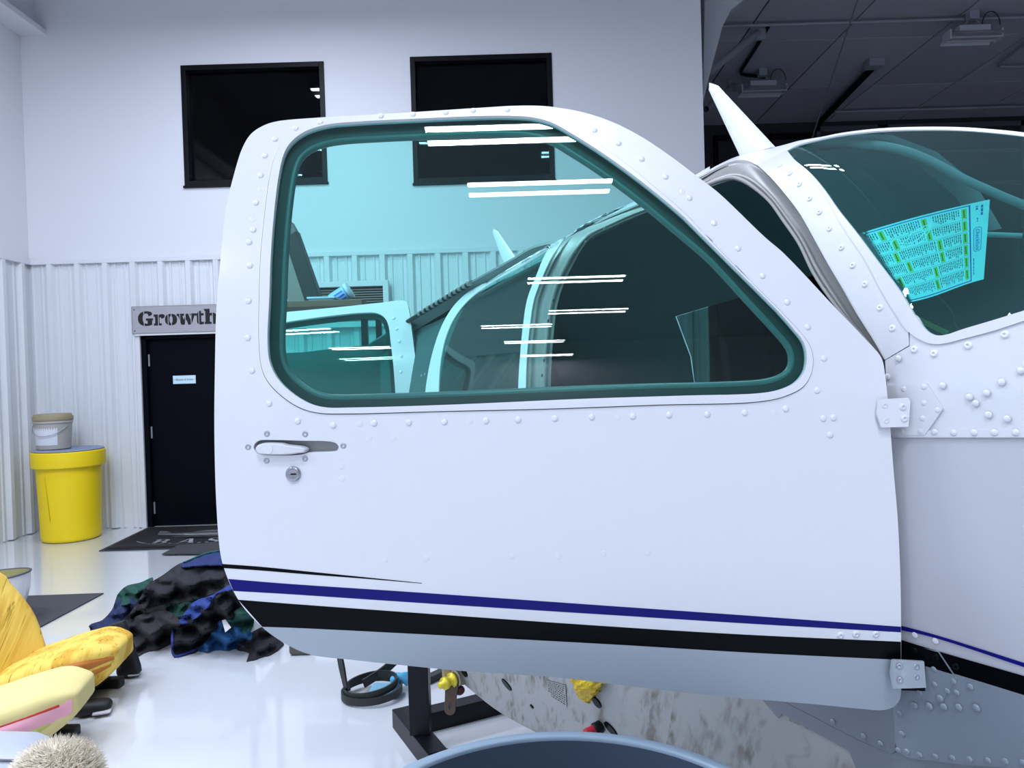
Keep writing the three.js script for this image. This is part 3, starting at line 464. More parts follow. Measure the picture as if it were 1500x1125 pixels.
// the unpainted wing root under the door
const rootPanel = part('wing_root', sheet([...open2([[655, 960], [680, 1003], [690, 1012], [730, 1043], [790, 1076], [840, 1096], [920, 1118], [1040, 1150]], 30).map(V2), ...[[1330, 1175], [1290, 1120], [1215, 1070], [1160, 1038], [1100, 990], [1060, 940], [655, 940]].map(V2)], skin, { thick: 0.004, lift: -0.002, edge: 30, uv: p => [p.x * 1.4, p.y * 1.4] }), mat.grimy, airplane, 'dirty off-white wing root side where the wing was taken off');
const rootSub = rootPanel;
for (const [x, y, rx, ry] of [[742, 1003, 0.0075, 0.012], [874, 1029, 0.009, 0.010], [894.5, 1068, 0.009, 0.014], [680, 985, 0.01, 0.008], [779, 1035, 0.003, 0.004]]) { const p = skin(x, y), N = normalAt(skin, x, y); const g = new THREE.CylinderGeometry(1, 1, 0.004, 20); g.scale(rx * p.distanceTo(CAM) / 1.3, 1, ry * p.distanceTo(CAM) / 1.3); set('bolt_hole', g, mat.black, rootSub, p, new THREE.Quaternion().setFromUnitVectors(UPY, N)); }
{ // small printed notice on the wing root
  const q = [[801, 997], [828, 1004], [830, 1036], [803, 1019]];
  const t = tex(256, 256, (c, w, h) => { c.fillStyle = '#a9a7a4'; c.fillRect(0, 0, w, h); c.fillStyle = '#2a2a2c'; const r = rng(9); for (let k = 0; k < 9; k++) { let x = 8 + (k > 6 ? 40 : 0); while (x < 236) { const L = 8 + r() * 26; c.fillRect(x, 16 + k * 26, Math.min(L, 244 - x), 13); x += L + 8; } } });
  const p = q.map(a => fusSurf(0.0006)(a[0], a[1])); const g = new THREE.BufferGeometry(); g.setAttribute('position', new THREE.Float32BufferAttribute([p[3], p[2], p[1], p[3], p[1], p[0]].flatMap(v => v.toArray()), 3)); g.setAttribute('uv', new THREE.Float32BufferAttribute([0, 0, 1, 0, 1, 1, 0, 0, 1, 1, 0, 1], 2)); g.computeVertexNormals(); part('placard', g, M({ map: t, roughness: 0.7 }), rootPanel, 'small placard of slanting black text');
}
{ // yellow tape over an opening
  const o = loop([[846, 985], [890, 985], [886, 1008], [880, 1018], [868, 1026], [860, 1023], [852, 1010]]); const r = rng(4);
  part('tape_cover', sheet(o, (x, y) => skin(x, y).addScaledVector(INW, -0.012 - 0.016 * Math.abs(noise2(x * 0.11 + y * 0.03, y * 0.05, 4) - 0.3) - 0.022 * Math.abs(noise2(x * 0.33 - y * 0.1, y * 0.3, 9) - 0.5) - 0.02 * Math.exp(-(((x - 868) / 14) ** 2 + ((y - 1003) / 14) ** 2))), { thick: 0.012, edge: 4 }), M({ color: srgb(214, 178, 12), roughness: 0.35 }), rootPanel, 'crumpled yellow tape over a pipe');
}
{ // capped fuel fitting: dark collar and red cap
  const p = skin(880, 1064), N = INW.clone().negate().add(V(-0.25, -0.2, 0.1)).normalize(); const q = new THREE.Quaternion().setFromUnitVectors(UPY, N);
  set('pipe_collar', lathe([[0, 0], [0.016, 0], [0.016, 0.02], [0.012, 0.023], [0, 0.023]], 20), mat.steelBlack, rootPanel, p, q);
  set('pipe_cap', lathe([[0, 0], [0.012, 0], [0.0125, 0.002], [0.0125, 0.024], [0.011, 0.027], [0, 0.027]], 20), mat.red, rootPanel, p.clone().addScaledVector(N, 0.022), q, 'red plastic cap');
}
{ // rear spar fitting: bracket, yellow banded bolt, red knob, rusty strap
  const c = skin(676, 990); const root = part('spar_fitting', rbox(c.x - 0.07, c.x + 0.015, c.y - 0.04, c.y + 0.06, c.z - 0.05, c.z - 0.01, 0.01), M({ color: lin(0.33, 0.27, 0.15), roughness: 0.6 }), airplane, 'tan fitting at the rear end of the wing root');
  const zb = c.z + 0.02, b = atZ(656, 997, zb), rot = new THREE.Quaternion().setFromUnitVectors(UPY, V(-0.75, -0.1, 0.65).normalize());
  set('bolt', lathe([[0, 0], [0.022, 0], [0.026, 0.004], [0.026, 0.012], [0.017, 0.014], [0.017, 0.03], [0.022, 0.031], [0.022, 0.045], [0.012, 0.046], [0.012, 0.062], [0, 0.064]], 12), mat.yellowMetal, root, b.clone().add(V(0.02, 0, -0.012)), rot, 'yellow capped bolt');
  set('washer', lathe([[0, 0], [0.032, 0], [0.032, 0.006], [0, 0.006]], 20), mat.chrome, root, b.clone().add(V(0.026, 0.002, -0.018)), rot);
  const s = new THREE.Shape(); const w = 0.021; s.moveTo(-w, 0); s.lineTo(w, 0); s.lineTo(w * 0.8, -0.07); s.absarc(0, -0.085, w * 0.85, 0.2, Math.PI - 0.2, true); s.lineTo(-w * 0.9, -0.06); s.closePath(); const h = new THREE.Path(); h.absellipse(0, -0.072, 0.006, 0.014, 0, Math.PI * 2); s.holes.push(h);
  const g = new THREE.ExtrudeGeometry(s, { depth: 0.006, bevelEnabled: true, bevelSize: 0.002, bevelThickness: 0.002, bevelSegments: 1, curveSegments: 16 }); g.rotateZ(-0.1); const k = atZ(662, 1003, zb - 0.005); g.translate(k.x, k.y, k.z); part('strap', g, mat.rust, root, 'rusty slotted strap hanging down');
  const kr = atZ(673, 1011, zb - 0.03); const kn = new THREE.SphereGeometry(0.019, 16, 12); kn.scale(1, 0.9, 1); kn.translate(kr.x, kr.y, kr.z); part('knob', kn, M({ color: srgb(70, 14, 20), roughness: 0.5 }), root, 'dark red knob behind the strap');
}
// hinge plates and gussets
{
  const g1 = plateOn('hinge_gusset', [[1299, 565], [1359, 561], [1383, 599], [1357, 637], [1306, 637]], skin, mat.cowlWhite, airplane, 0.0038, 0.003, [[[1300, 579], [1334, 579], [1332, 627], [1303, 629]]]);
  plateOn('hinge_pocket', [[1298, 578], [1335, 578], [1333, 629], [1302, 630]], skin, mat.silverDark, g1, 0.0012, 0.002);
  const h1 = plateOn('hinge_plate', [[1286, 585], [1329, 582.5], [1332, 588], [1329, 625], [1290, 626], [1283.5, 607]], hingeSurf, mat.white, airplane, 0.003, 0.004);
  const hp = (x, y) => { const p = hingeSurf(x, y); return p.setZ(p.z + 0.003); };
  stud([[1321, 596], [1323, 613]], hp, screwGeo, 'screw', mat.white2, h1); stud([[1297, 616], [1294.5, 594]], hp, screwFlush, 'flush_screw', mat.white2, h1);
  const g2 = plateOn('hinge_gusset', [[1310, 939], [1376, 954], [1403, 994], [1379, 1031], [1318, 1014]], skin, mat.silverLow, airplane, 0.0028, 0.002);
  stripe('black_paint', [[1300, 934], [1340, 944], [1376, 954.5]], [[1300, 959], [1352, 973], [1397, 986.5]], skin, mat.black, g2, 0.0032);
  plateOn('hinge_pocket', [[1312, 966], [1357, 969], [1357, 1011], [1318, 1010]], skin, mat.steelBlack, g2, 0.0034, 0.001);
  const h2 = plateOn('hinge_plate', [[1307, 965.5], [1352, 968], [1355, 1006], [1309, 1008], [1304, 984]], hingeLow, mat.silver, airplane, 0.003, 0.004);
  stud([[1315.5, 974.5], [1341, 976], [1317, 995], [1341, 991]], (x, y) => { const p = hingeLow(x, y); return p.setZ(p.z + 0.003); }, screwFlush, 'flush_screw', mat.alu, h2);
}
const on = k => fusSurf(k);
stud([[1316, 525], [1300, 552], [1324, 570], [1354, 567], [1381, 565], [1495, 543], [1467, 560], [1445, 576], [1420, 582], [1429, 591], [1448, 608], [1475, 614], [1354, 590.5], [1374, 601], [1352, 613], [1349, 632], [1322, 632], [1369, 633], [1397, 634], [1427, 634], [1457, 634], [1488, 634]], on(0.0025), rivetGeo, 'rivet', mat.cowlWhite, airplane);
stud([[1143, 242], [1157, 254], [1171, 270], [1186, 291], [1200.5, 311], [1215, 335], [1232.5, 363], [1249, 389], [1267, 416.5], [1289, 451], [1307, 481], [1339, 512], [1368, 518], [1418, 506], [1472, 490]], on(0.0012), screwGeo, 'screw', mat.white2, airplane);
stud([[1339, 1033], [1361, 1034.5], [1382, 1035], [1404, 1036], [1430, 1037], [1376.5, 1023]], on(0.003), rivetBig, 'rivet', mat.silverLow, airplane);
stud([[1369, 1002.5], [1396.5, 998], [1421, 1006], [1387.5, 1012], [1401, 1015], [1347, 1014.5], [1317, 1045], [1321, 1075], [1328.5, 1101], [1347, 1106], [1370, 1108], [1395, 1110], [1420, 1112], [1447, 1114], [1472.5, 1115], [1498, 1117], [1220, 1057], [1265, 1078], [1290, 1089], [1316, 1099], [1368.5, 980]], on(0.002), rivetGeo, 'rivet', mat.silverLow, airplane);
stud([[1340, 953], [1371, 962], [1400.5, 976]], on(0.003), rivetGeo, 'rivet', mat.black, airplane);
stud([[1340, 930], [1370, 939]], on(0.0002), rivetFlat, 'flush_rivet', mat.white2, airplane);
// --- door opening: jamb, seal, rear post
function jambStrip(outer, inner, deep, n = 90) {
  const a = open2(outer, n), b = open2(inner, n); const rows = [];
  const prof = [[0, 0.004], [0.06, -0.004], [0.14, -0.002], [0.2, -0.014], [0.55, -0.022], [0.62, -0.012], [0.78, -0.014], [0.84, -0.03], [1, -0.036]];
  for (const [t, o] of prof) rows.push(a.map((p, i) => { const x = p[0] + (b[i][0] - p[0]) * t, y = p[1] + (b[i][1] - p[1]) * t; const q = skin(x, y); return q.addScaledVector(ray(x, y).normalize(), -o * deep); }));
  return loft(rows.map(r => r.slice().reverse()));
}
const jamb = part('door_jamb', jambStrip(archOut.map(p => [p[0] - 0.6, p[1] + 0.6]), archIn, 1), mat.jamb, airplane, 'grey metal channel round the door opening');
{ const b = open2(archIn, 90).map(p => { const q = skin(p[0], p[1] - 4); return q.addScaledVector(ray(p[0], p[1]).normalize(), 0.02); }); part('door_seal', tube(b, 0.0035, 160, 6), M({ color: lin(0.35, 0.34, 0.32), roughness: 0.7 }), jamb, 'pale seal strip along the channel'); }
const archOut2 = [[1040, 250], [1000, 272], [944, 295], [909, 309], [871, 326], [840, 341], [829, 350], [812, 372], [797, 402], [783, 439], [777, 477], [773, 517], [771, 571], [772, 700], [780, 850]];
const archIn2 = [[1040, 268], [1000, 288], [963, 305], [929, 318], [900, 331], [868, 347], [853, 364], [838, 391], [825, 418], [816, 450], [811, 490], [808, 530], [807, 571], [808, 700], [815, 850]];
part('door_jamb', jambStrip(archOut2, archIn2, 1.5), mat.jamb, airplane, 'grey channel at the rear of the door opening');
stud([[885, 334], [857, 354], [842, 372], [826, 404], [811, 440], [803, 470], [800, 500], [797, 528], [794, 550]], shifted(skin, () => -0.004), rivetFlat, 'jamb_screw', mat.steelBlack, jamb);
const rearOut = [[845, 336], [829, 347], [808, 359], [797, 378], [787, 402], [773, 439], [767, 477], [763, 517], [760, 571], [762, 700], [770, 850]];
part('rear_post', sheet([...open2(rearOut, 50).map(V2), ...open2(archOut2.slice(5), 50).map(V2).reverse()], skin, { thick: 0.003, lift: 0.002, edge: 16 }), mat.white, airplane, 'white post behind the door opening');
part('roof_edge', sheet([...open2([[1040, 245], [1000, 268], [944, 291], [900, 307], [867, 323], [845, 335]], 30).map(V2), ...open2([[1040, 251], [1000, 273], [944, 296], [909, 310], [871, 327], [845, 338]], 30).map(V2).reverse()], skin, { thick: 0.003, lift: 0.002, edge: 16 }), mat.white, airplane);
// --- rear side window and the skin behind it
const bandOut = [[806, 358], [780, 372], [749, 388], [707, 413], [685, 429], [664, 450], [648, 477], [635, 514], [627, 551], [623, 585], [622, 700], [632, 850]];
const bandIn = [[806, 364], [783, 379], [760, 393], [717, 417], [688, 439], [668, 463], [654, 493], [646, 530], [643, 578], [643, 700], [652, 850]];
part('rear_window_frame', sheet([...open2(bandOut, 60).map(V2), ...open2(bandIn, 60).map(V2).reverse()], skin, { thick: 0.003, lift: 0.002, edge: 16 }), mat.white, airplane, 'white curved strip round the rear side window');
part('rear_window', sheet([...open2(bandIn, 60).map(V2), ...open2(rearOut.slice(2), 40).map(V2).reverse()], skin, { thick: 0, lift: -0.002, edge: 20 }), mat.tintFar, airplane, 'teal tinted rear side window');
const roofSurf = (x, y) => { const t = (808 - x) / 193; return CAM.clone().addScaledVector(ray(x, y), 1 / (0.4926 + (0.369 - 0.4926) * t - 0.0006 * (y - (352 + 0.56 * (808 - x))))); };
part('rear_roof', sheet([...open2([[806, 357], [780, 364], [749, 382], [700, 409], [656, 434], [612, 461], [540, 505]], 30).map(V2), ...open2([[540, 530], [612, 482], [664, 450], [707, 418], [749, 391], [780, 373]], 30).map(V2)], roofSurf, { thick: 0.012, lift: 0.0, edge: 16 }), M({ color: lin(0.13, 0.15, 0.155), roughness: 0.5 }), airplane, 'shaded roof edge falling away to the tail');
part('rear_hinge', tube([[690, 414], [656, 434], [612, 461], [570, 486]].map(p => roofSurf(p[0], p[1] + 1)), 0.008, 60, 8), mat.steelBlack, airplane, 'dark piano hinge of the rear hatch');
for (let k = 0; k < 12; k++) { const p = roofSurf(688 - k * 6.6, 416 + k * 4.0); set('hinge_knuckle', new THREE.CylinderGeometry(0.0095, 0.0095, 0.018, 8), mat.jamb, airplane, p.add(V(0, 0.002, 0.004)), new THREE.Quaternion().setFromUnitVectors(UPY, FWD)); }
part('hatch_opening', sheet([...open2([[540, 500], [612, 474], [660, 450]], 12).map(V2), ...open2([[650, 470], [634, 514], [624, 570], [622, 700], [630, 850]], 20).map(V2), new THREE.Vector2(540, 850)], (x, y) => skin(x, y).addScaledVector(INW, 0.05), { thick: 0.004, edge: 30 }), mat.liner, airplane, 'dark lining inside the open rear hatch');
stud([[622, 548], [617, 550]], shifted(skin, () => -0.0), rivetFlat, 'hatch_screw', mat.alu, airplane);
// --- rear hatch door standing open, with its own window
{
  const zR = -2.75, surfR = (x, y) => { let z = zR, p; for (let i = 0; i < 8; i++) { p = atZ(x, y, z); const u = p.y - 1.55; z = zR - (u > 0 ? 0.12 * u + 0.5 * u * u : 0) + 0.10 * (p.x + 0.5); } return p; };
  const o = loop([[340, 466], [410, 458], [500, 449.5], [560, 443], [588, 440], [595, 442], [599, 455], [604, 490], [610, 540], [615, 590], [620, 700], [614, 780], [560, 800], [400, 800], [345, 780], [334, 700], [332, 560], [334, 490]]);
  const w = loop([[352, 484], [410, 473], [480, 463], [530, 458], [552, 458.5], [563, 465], [569, 477], [572, 500], [577, 545], [579, 600], [574, 622], [550, 630], [420, 632], [360, 628], [350, 600], [347, 540]]);
  const hd = part('rear_hatch', sheet(o, surfR, { holes: [w], thick: 0.03, edge: 24 }), mat.white, airplane, 'white rear hatch standing open with its own window');
  part('hatch_pane', sheet(inset(w, -3), surfR, { thick: 0, lift: -0.008, edge: 24 }), mat.tintFar, hd);
  part('hatch_gasket', sheet(inset(w, -2), surfR, { holes: [inset(w, 7)], thick: 0.006, lift: -0.014, edge: 16 }), mat.rubber, hd);
  part('hatch_liner', sheet(inset(w, -2), surfR, { thick: 0.01, lift: -0.3, edge: 40 }), mat.liner, hd, 'dark board behind the hatch window');
  stud([[577, 466], [581, 482], [585, 500], [588, 522], [587, 545]], surfR, rivetGeo.clone().scale(1.3, 1.3, 1.3), 'rivet', mat.white, hd);
}
// --- windshield: a bowed sheet from the post round to the centre line
const wsCols = 13, wsRows = 15;
{
  const left = open2(wsEdge.slice(0, 12), wsRows - 1);                       // down the post
  const top = open2([[1153, 220.5], [1168, 212.5], [1200, 204], [1233, 197.5], [1283, 192], [1333, 190], [1400, 190.5], [1450, 194], [1500, 199.5], [1640, 224]], 40);
  // the sheet in pixels: columns fan from the post edge to a far line beyond the frame
  const topEnd = [1640, 224], botEnd = [1640, 414];
  const bottom = open2(wsEdge.slice(11), 40);
  const atRow = (list, t) => { const k = t * (list.length - 1), i = Math.min(list.length - 2, Math.floor(k)); const f = k - i; return [list[i][0] + (list[i + 1][0] - list[i][0]) * f, list[i][1] + (list[i + 1][1] - list[i][1]) * f]; };
  globalThis.wsGrid = null;
  const rows = [];
  for (let j = 0; j < wsRows; j++) { const v = j / (wsRows - 1), L = atRow(left, v), R = [topEnd[0], topEnd[1] + (botEnd[1] - topEnd[1]) * v]; const r = [];
    for (let i = 0; i < wsCols; i++) { const u = i / (wsCols - 1); const T = atRow(top, u), B = atRow(bottom, u);
      const x = (1 - v) * T[0] + v * B[0] + (1 - u) * L[0] + u * R[0] - ((1 - u) * (1 - v) * top[0][0] + u * (1 - v) * topEnd[0] + (1 - u) * v * bottom[0][0] + u * v * botEnd[0]);
      const y = (1 - v) * T[1] + v * B[1] + (1 - u) * L[1] + u * R[1] - ((1 - u) * (1 - v) * top[0][1] + u * (1 - v) * topEnd[1] + (1 - u) * v * bottom[0][1] + u * v * botEnd[1]);
      r.push([x, y]); } rows.push(r); }
  const dist = (x, y) => skin(x, y).sub(CAM).length() / ray(x, y).length();
  const corner = { tl: dist(1153, 222), bl: dist(1370, 488), tr: 1.50, br: 1.0 };
  const edgeD = left.map(p => dist(p[0], p[1]));
  const P = rows.map((r, j) => r.map((p, i) => { const u = i / (wsCols - 1), v = j / (wsRows - 1); const a = 1 / edgeD[j], b = (1 - v) / corner.tr + v / corner.br; const inv = a + (b - a) * u + 0.035 * Math.sin(Math.PI * u) * Math.sin(Math.PI * Math.min(1, v + 0.15)); return CAM.clone().addScaledVector(ray(p[0], p[1]), 1 / inv); }));
  globalThis.wsP = P;
  part('windshield', loft(P.map(r => r.slice().reverse())), mat.tintDusty, airplane, 'teal tinted bowed windshield');
  // bow of the far windshield edge and the glareshield seen through it
  const inner = (pts, d0, d1, rr, name, m, label) => part(name, tube(open2(pts, 24).map((p, i, a) => CAM.clone().addScaledVector(ray(p[0], p[1]), d0 + (d1 - d0) * i / (a.length - 1))), rr, 80, 8), m, airplane, label);
  inner([[1168, 222], [1190, 213], [1217, 209.5], [1250, 210], [1300, 215], [1329, 222], [1359, 234], [1388, 249], [1409, 261], [1437, 274], [1476, 291], [1520, 309], [1600, 345]], 1.62, 1.62, 0.010, 'windshield_bow', mat.linerPale, 'pale bow of the far windshield edge');
  inner([[1440, 343.5], [1470, 344.5], [1497, 345.5]], 1.42, 1.40, 0.005, 'visor_rod', mat.linerPale, 'short pale rod across the cabin');
  inner([[1335, 462], [1350, 470], [1370, 480], [1388, 488]], 1.16, 1.14, 0.004, 'glare_cord', M({ color: srgb(150, 150, 40), roughness: 0.6 }), 'yellow green cord along the windshield corner');
}
// --- beyond the right edge of the view: the rest of the windshield and the nose
{
  const P = globalThis.wsP, n = P.length, B = [], C = [];
  for (let j = 0; j < n; j++) { const v = j / (n - 1); B.push(fus(0.26 - 0.36 * v, 2.02 - 0.42 * v, 0.96 + 0.09 * v)); C.push(fus(0.10 - 0.75 * v, 2.06 - 0.42 * v, 0.92 - 0.34 * v)); }
  const rows = P.map((r, j) => { const A = r[r.length - 1]; return Array.from({ length: 11 }, (_, i) => { const t = i / 10; return A.clone().multiplyScalar((1 - t) ** 2).addScaledVector(C[j], 2 * t * (1 - t)).addScaledVector(B[j], t * t); }); });
  part('windshield_far_half', loft(rows.map(r => r.slice().reverse())), mat.tintDusty, airplane, 'far half of the bowed windshield');
  const prof = s => { const t = clamp((-s - 0.25) / 1.1, 0, 1); return { hw: 0.548 - 0.30 * t ** 1.6, top: 1.665 - 0.20 * t ** 1.3, bot: 0.70 + 0.28 * t ** 1.4 }; };
  const ringAt = (s, k = 1) => { const q = prof(s), cy = (q.top + q.bot) / 2, hh = (q.top - q.bot) / 2; return Array.from({ length: 57 }, (_, i) => { const a = i / 56 * Math.PI * 2, c = Math.cos(a), d = Math.sin(a); return fus(s, cy + hh * k * Math.sign(d) * Math.abs(d) ** 0.55, 0.55 + q.hw * k * Math.sign(c) * Math.abs(c) ** 0.45); }); };
  const ss = [-0.25, -0.35, -0.5, -0.7, -0.9, -1.1, -1.25, -1.33]; const rings = ss.map(s => ringAt(s)); rings.push(ringAt(-1.38, 0.8), ringAt(-1.40, 0.3), ringAt(-1.40, 0.02)); part('nose_cowl', loft(rings), mat.white, airplane);
  const onNose = (s, y) => { const q = prof(s), cy = (q.top + q.bot) / 2, hh = (q.top - q.bot) / 2, d = clamp((y - cy) / hh, -0.99, 0.99); const c = Math.sqrt(Math.max(0, 1 - Math.abs(d) ** (2 / 0.55))); return fus(s, y, 0.55 - q.hw * c ** 0.45 - 0.002); };
  part('nose_side', loft(Array.from({ length: 16 }, (_, k) => { const y = 0.76 + 0.90 * k / 15; return [fus(-0.225, y, section(y, 0) - 0.0005), onNose(-0.27, y), onNose(-0.33, y)]; })), mat.white, airplane);
  for (const [nm, py0, py1, m] of [['blue_stripe', 1010, 1017, mat.blue], ['black_stripe', 1025, 1056, mat.black], ['lower_skin', 1056, 1136, mat.silverLow]]) { const y0 = skin(1618, py0).y, y1 = skin(1618, py1).y; part(nm, loft([y1, (y0 + y1) / 2, y0].map(y => Array.from({ length: 15 }, (_, i) => { const s = -0.25 - i * 0.07; return onNose(s, y - 0.02 * i / 14); }))), m, airplane); }
}
// --- cabin interior
{
  const sec = [[0.24, 0.76], [0.55, 0.72], [1.0, 0.74], [1.07, 1.1], [1.07, 1.5], [1.03, 1.75], [0.96, 1.9], [0.85, 1.99], [0.7, 2.05], [0.55, 2.062], [0.4, 2.05], [0.27, 2.02], [0.19, 1.985]];
  const dropS = s => 0.13 * Math.max(0, s - 0.6);
  const sheetIn = (pts, s0, s1) => loft(Array.from({ length: 15 }, (_, k) => { const s = s0 + (s1 - s0) * k / 14; return pts.map(p => fus(s, p[1] - (p[1] > 1.3 ? dropS(s) : 0), p[0])); }));
  part('cabin_floor', sheetIn(sec.slice(0, 3), -0.35, 2.3), mat.liner, airplane);
  part('cabin_wall', sheetIn(sec.slice(2, 5), -0.4, 2.3), mat.liner, airplane);
  part('headliner', sheetIn(sec.slice(6), 0.36, 2.3), mat.liner, airplane);
  // far side windows: pillars between openings
  for (const [a, b] of [[-0.2, -0.12], [0.62, 0.8], [1.45, 2.3]]) part('window_pillar', sheetIn([[1.07, 1.5], [1.03, 1.75], [0.96, 1.9]], a, b), mat.liner, airplane);
  part('far_window', sheetIn([[1.075, 1.5], [1.035, 1.75], [0.965, 1.9]], -0.12, 1.45), mat.farTint, airplane, 'tinted windows on the far side of the cabin');
  part('aft_bulkhead', (() => { const s = 2.3; const pts = sec.map(p => fus(s, p[1] - (p[1] > 1.3 ? dropS(s) : 0), p[0])); const c = fus(s, 1.4, 0.55); const p = []; pts.forEach((q, i) => p.push(...c.toArray(), ...q.toArray(), ...pts[(i + 1) % pts.length].toArray())); const g = new THREE.BufferGeometry(); g.setAttribute('position', new THREE.Float32BufferAttribute(p, 3)); g.setAttribute('uv', new THREE.Float32BufferAttribute(p.flatMap((_, i) => i % 3 ? [] : [0, 0]), 2)); g.computeVertexNormals(); return g; })(), mat.liner, airplane);
  // instrument panel with its hood
  const ip = [[0.12, 1.15], [0.12, 1.50], [0.2, 1.56], [0.55, 1.60], [0.9, 1.56], [1.02, 1.5], [1.02, 1.15]];
  part('instrument_panel', loft([0, -0.03, -0.28].map((s, k) => ip.map(p => fus(-0.06 + s, p[1] - (k === 2 ? 0.05 : 0), p[0])))), M({ color: lin(0.015, 0.017, 0.018), roughness: 0.8 }), airplane);
  part('glareshield', loft([-0.06, -0.2, -0.4].map((s, k) => [[0.06, 1.47], [0.2, 1.54], [0.55, 1.58], [0.9, 1.54], [1.04, 1.47]].map(p => fus(s, p[1] - 0.03 * k, p[0])))), M({ color: lin(0.012, 0.013, 0.014), roughness: 0.9 }), airplane, 'black glareshield under the windshield');
  // two seats inside
  for (const w of [0.32, 0.8]) { const g = puff(0.12, 0.62, 0.4, 0.05, 8); const q = new THREE.Quaternion().setFromUnitVectors(V(1, 0, 0), FWD); const tilt = new THREE.Quaternion().setFromAxisAngle(INW, 0.2); place(g, fus(0.85, 1.18, w), tilt.multiply(q)); part('cabin_seat', g, M({ color: lin(0.05, 0.055, 0.055), roughness: 0.9 }), airplane); }
  // hull below and the far outer side, so that the body is closed
  part('belly', loft(Array.from({ length: 12 }, (_, k) => { const s = -0.25 + 2.6 * k / 11; return [[0.19, 0.665], [0.28, 0.65], [0.55, 0.64], [0.9, 0.655], [1.06, 0.72], [1.09, 1.1], [1.085, 1.5]].map(p => fus(s, p[1], p[0])); })), mat.silverDark, airplane);
  part('roof_shell', loft(Array.from({ length: 14 }, (_, k) => { const s = 0.33 + 2.1 * k / 13; return [[1.0, 1.92], [0.88, 2.02], [0.72, 2.075], [0.55, 2.09], [0.42, 2.075], [0.33, 2.06]].map(p => fus(s, p[1] - dropS(s), p[0])); }).map(r => r.reverse())), mat.white, airplane);
}
// --- roof blades (antennas)
function blade(basePx, tipPx, dBase, dTip, chord, tipChord, thick, label) {
  const b = CAM.clone().addScaledVector(ray(...basePx), dBase), t = CAM.clone().addScaledVector(ray(...tipPx), dTip); const rows = [];
  for (let k = 0; k <= 14; k++) { const u = k / 14; const c = b.clone().lerp(t, u); const ch = (chord + (tipChord - chord) * u) * (u > 0.93 ? Math.sqrt(Math.max(0.02, 1 - ((u - 0.93) / 0.07) ** 2)) : 1), th = thick * (1 - 0.6 * u); const r = []; for (let i = 0; i <= 20; i++) { const a = i / 20 * Math.PI * 2; r.push(c.clone().addScaledVector(FWD, Math.cos(a) * ch / 2).addScaledVector(INW, Math.sin(a) * th / 2)); } rows.push(r); }
  return part('blade_antenna', loft(rows.map(r => r.reverse())), mat.white, airplane, label);
}
blade([1110, 224], [1040.5, 122], 1.60, 1.74, 0.092, 0.024, 0.020, 'white swept blade antenna on the roof');
blade([752, 392], [723.5, 336], 2.42, 2.56, 0.10, 0.03, 0.018, 'second white blade antenna behind the cabin roof');
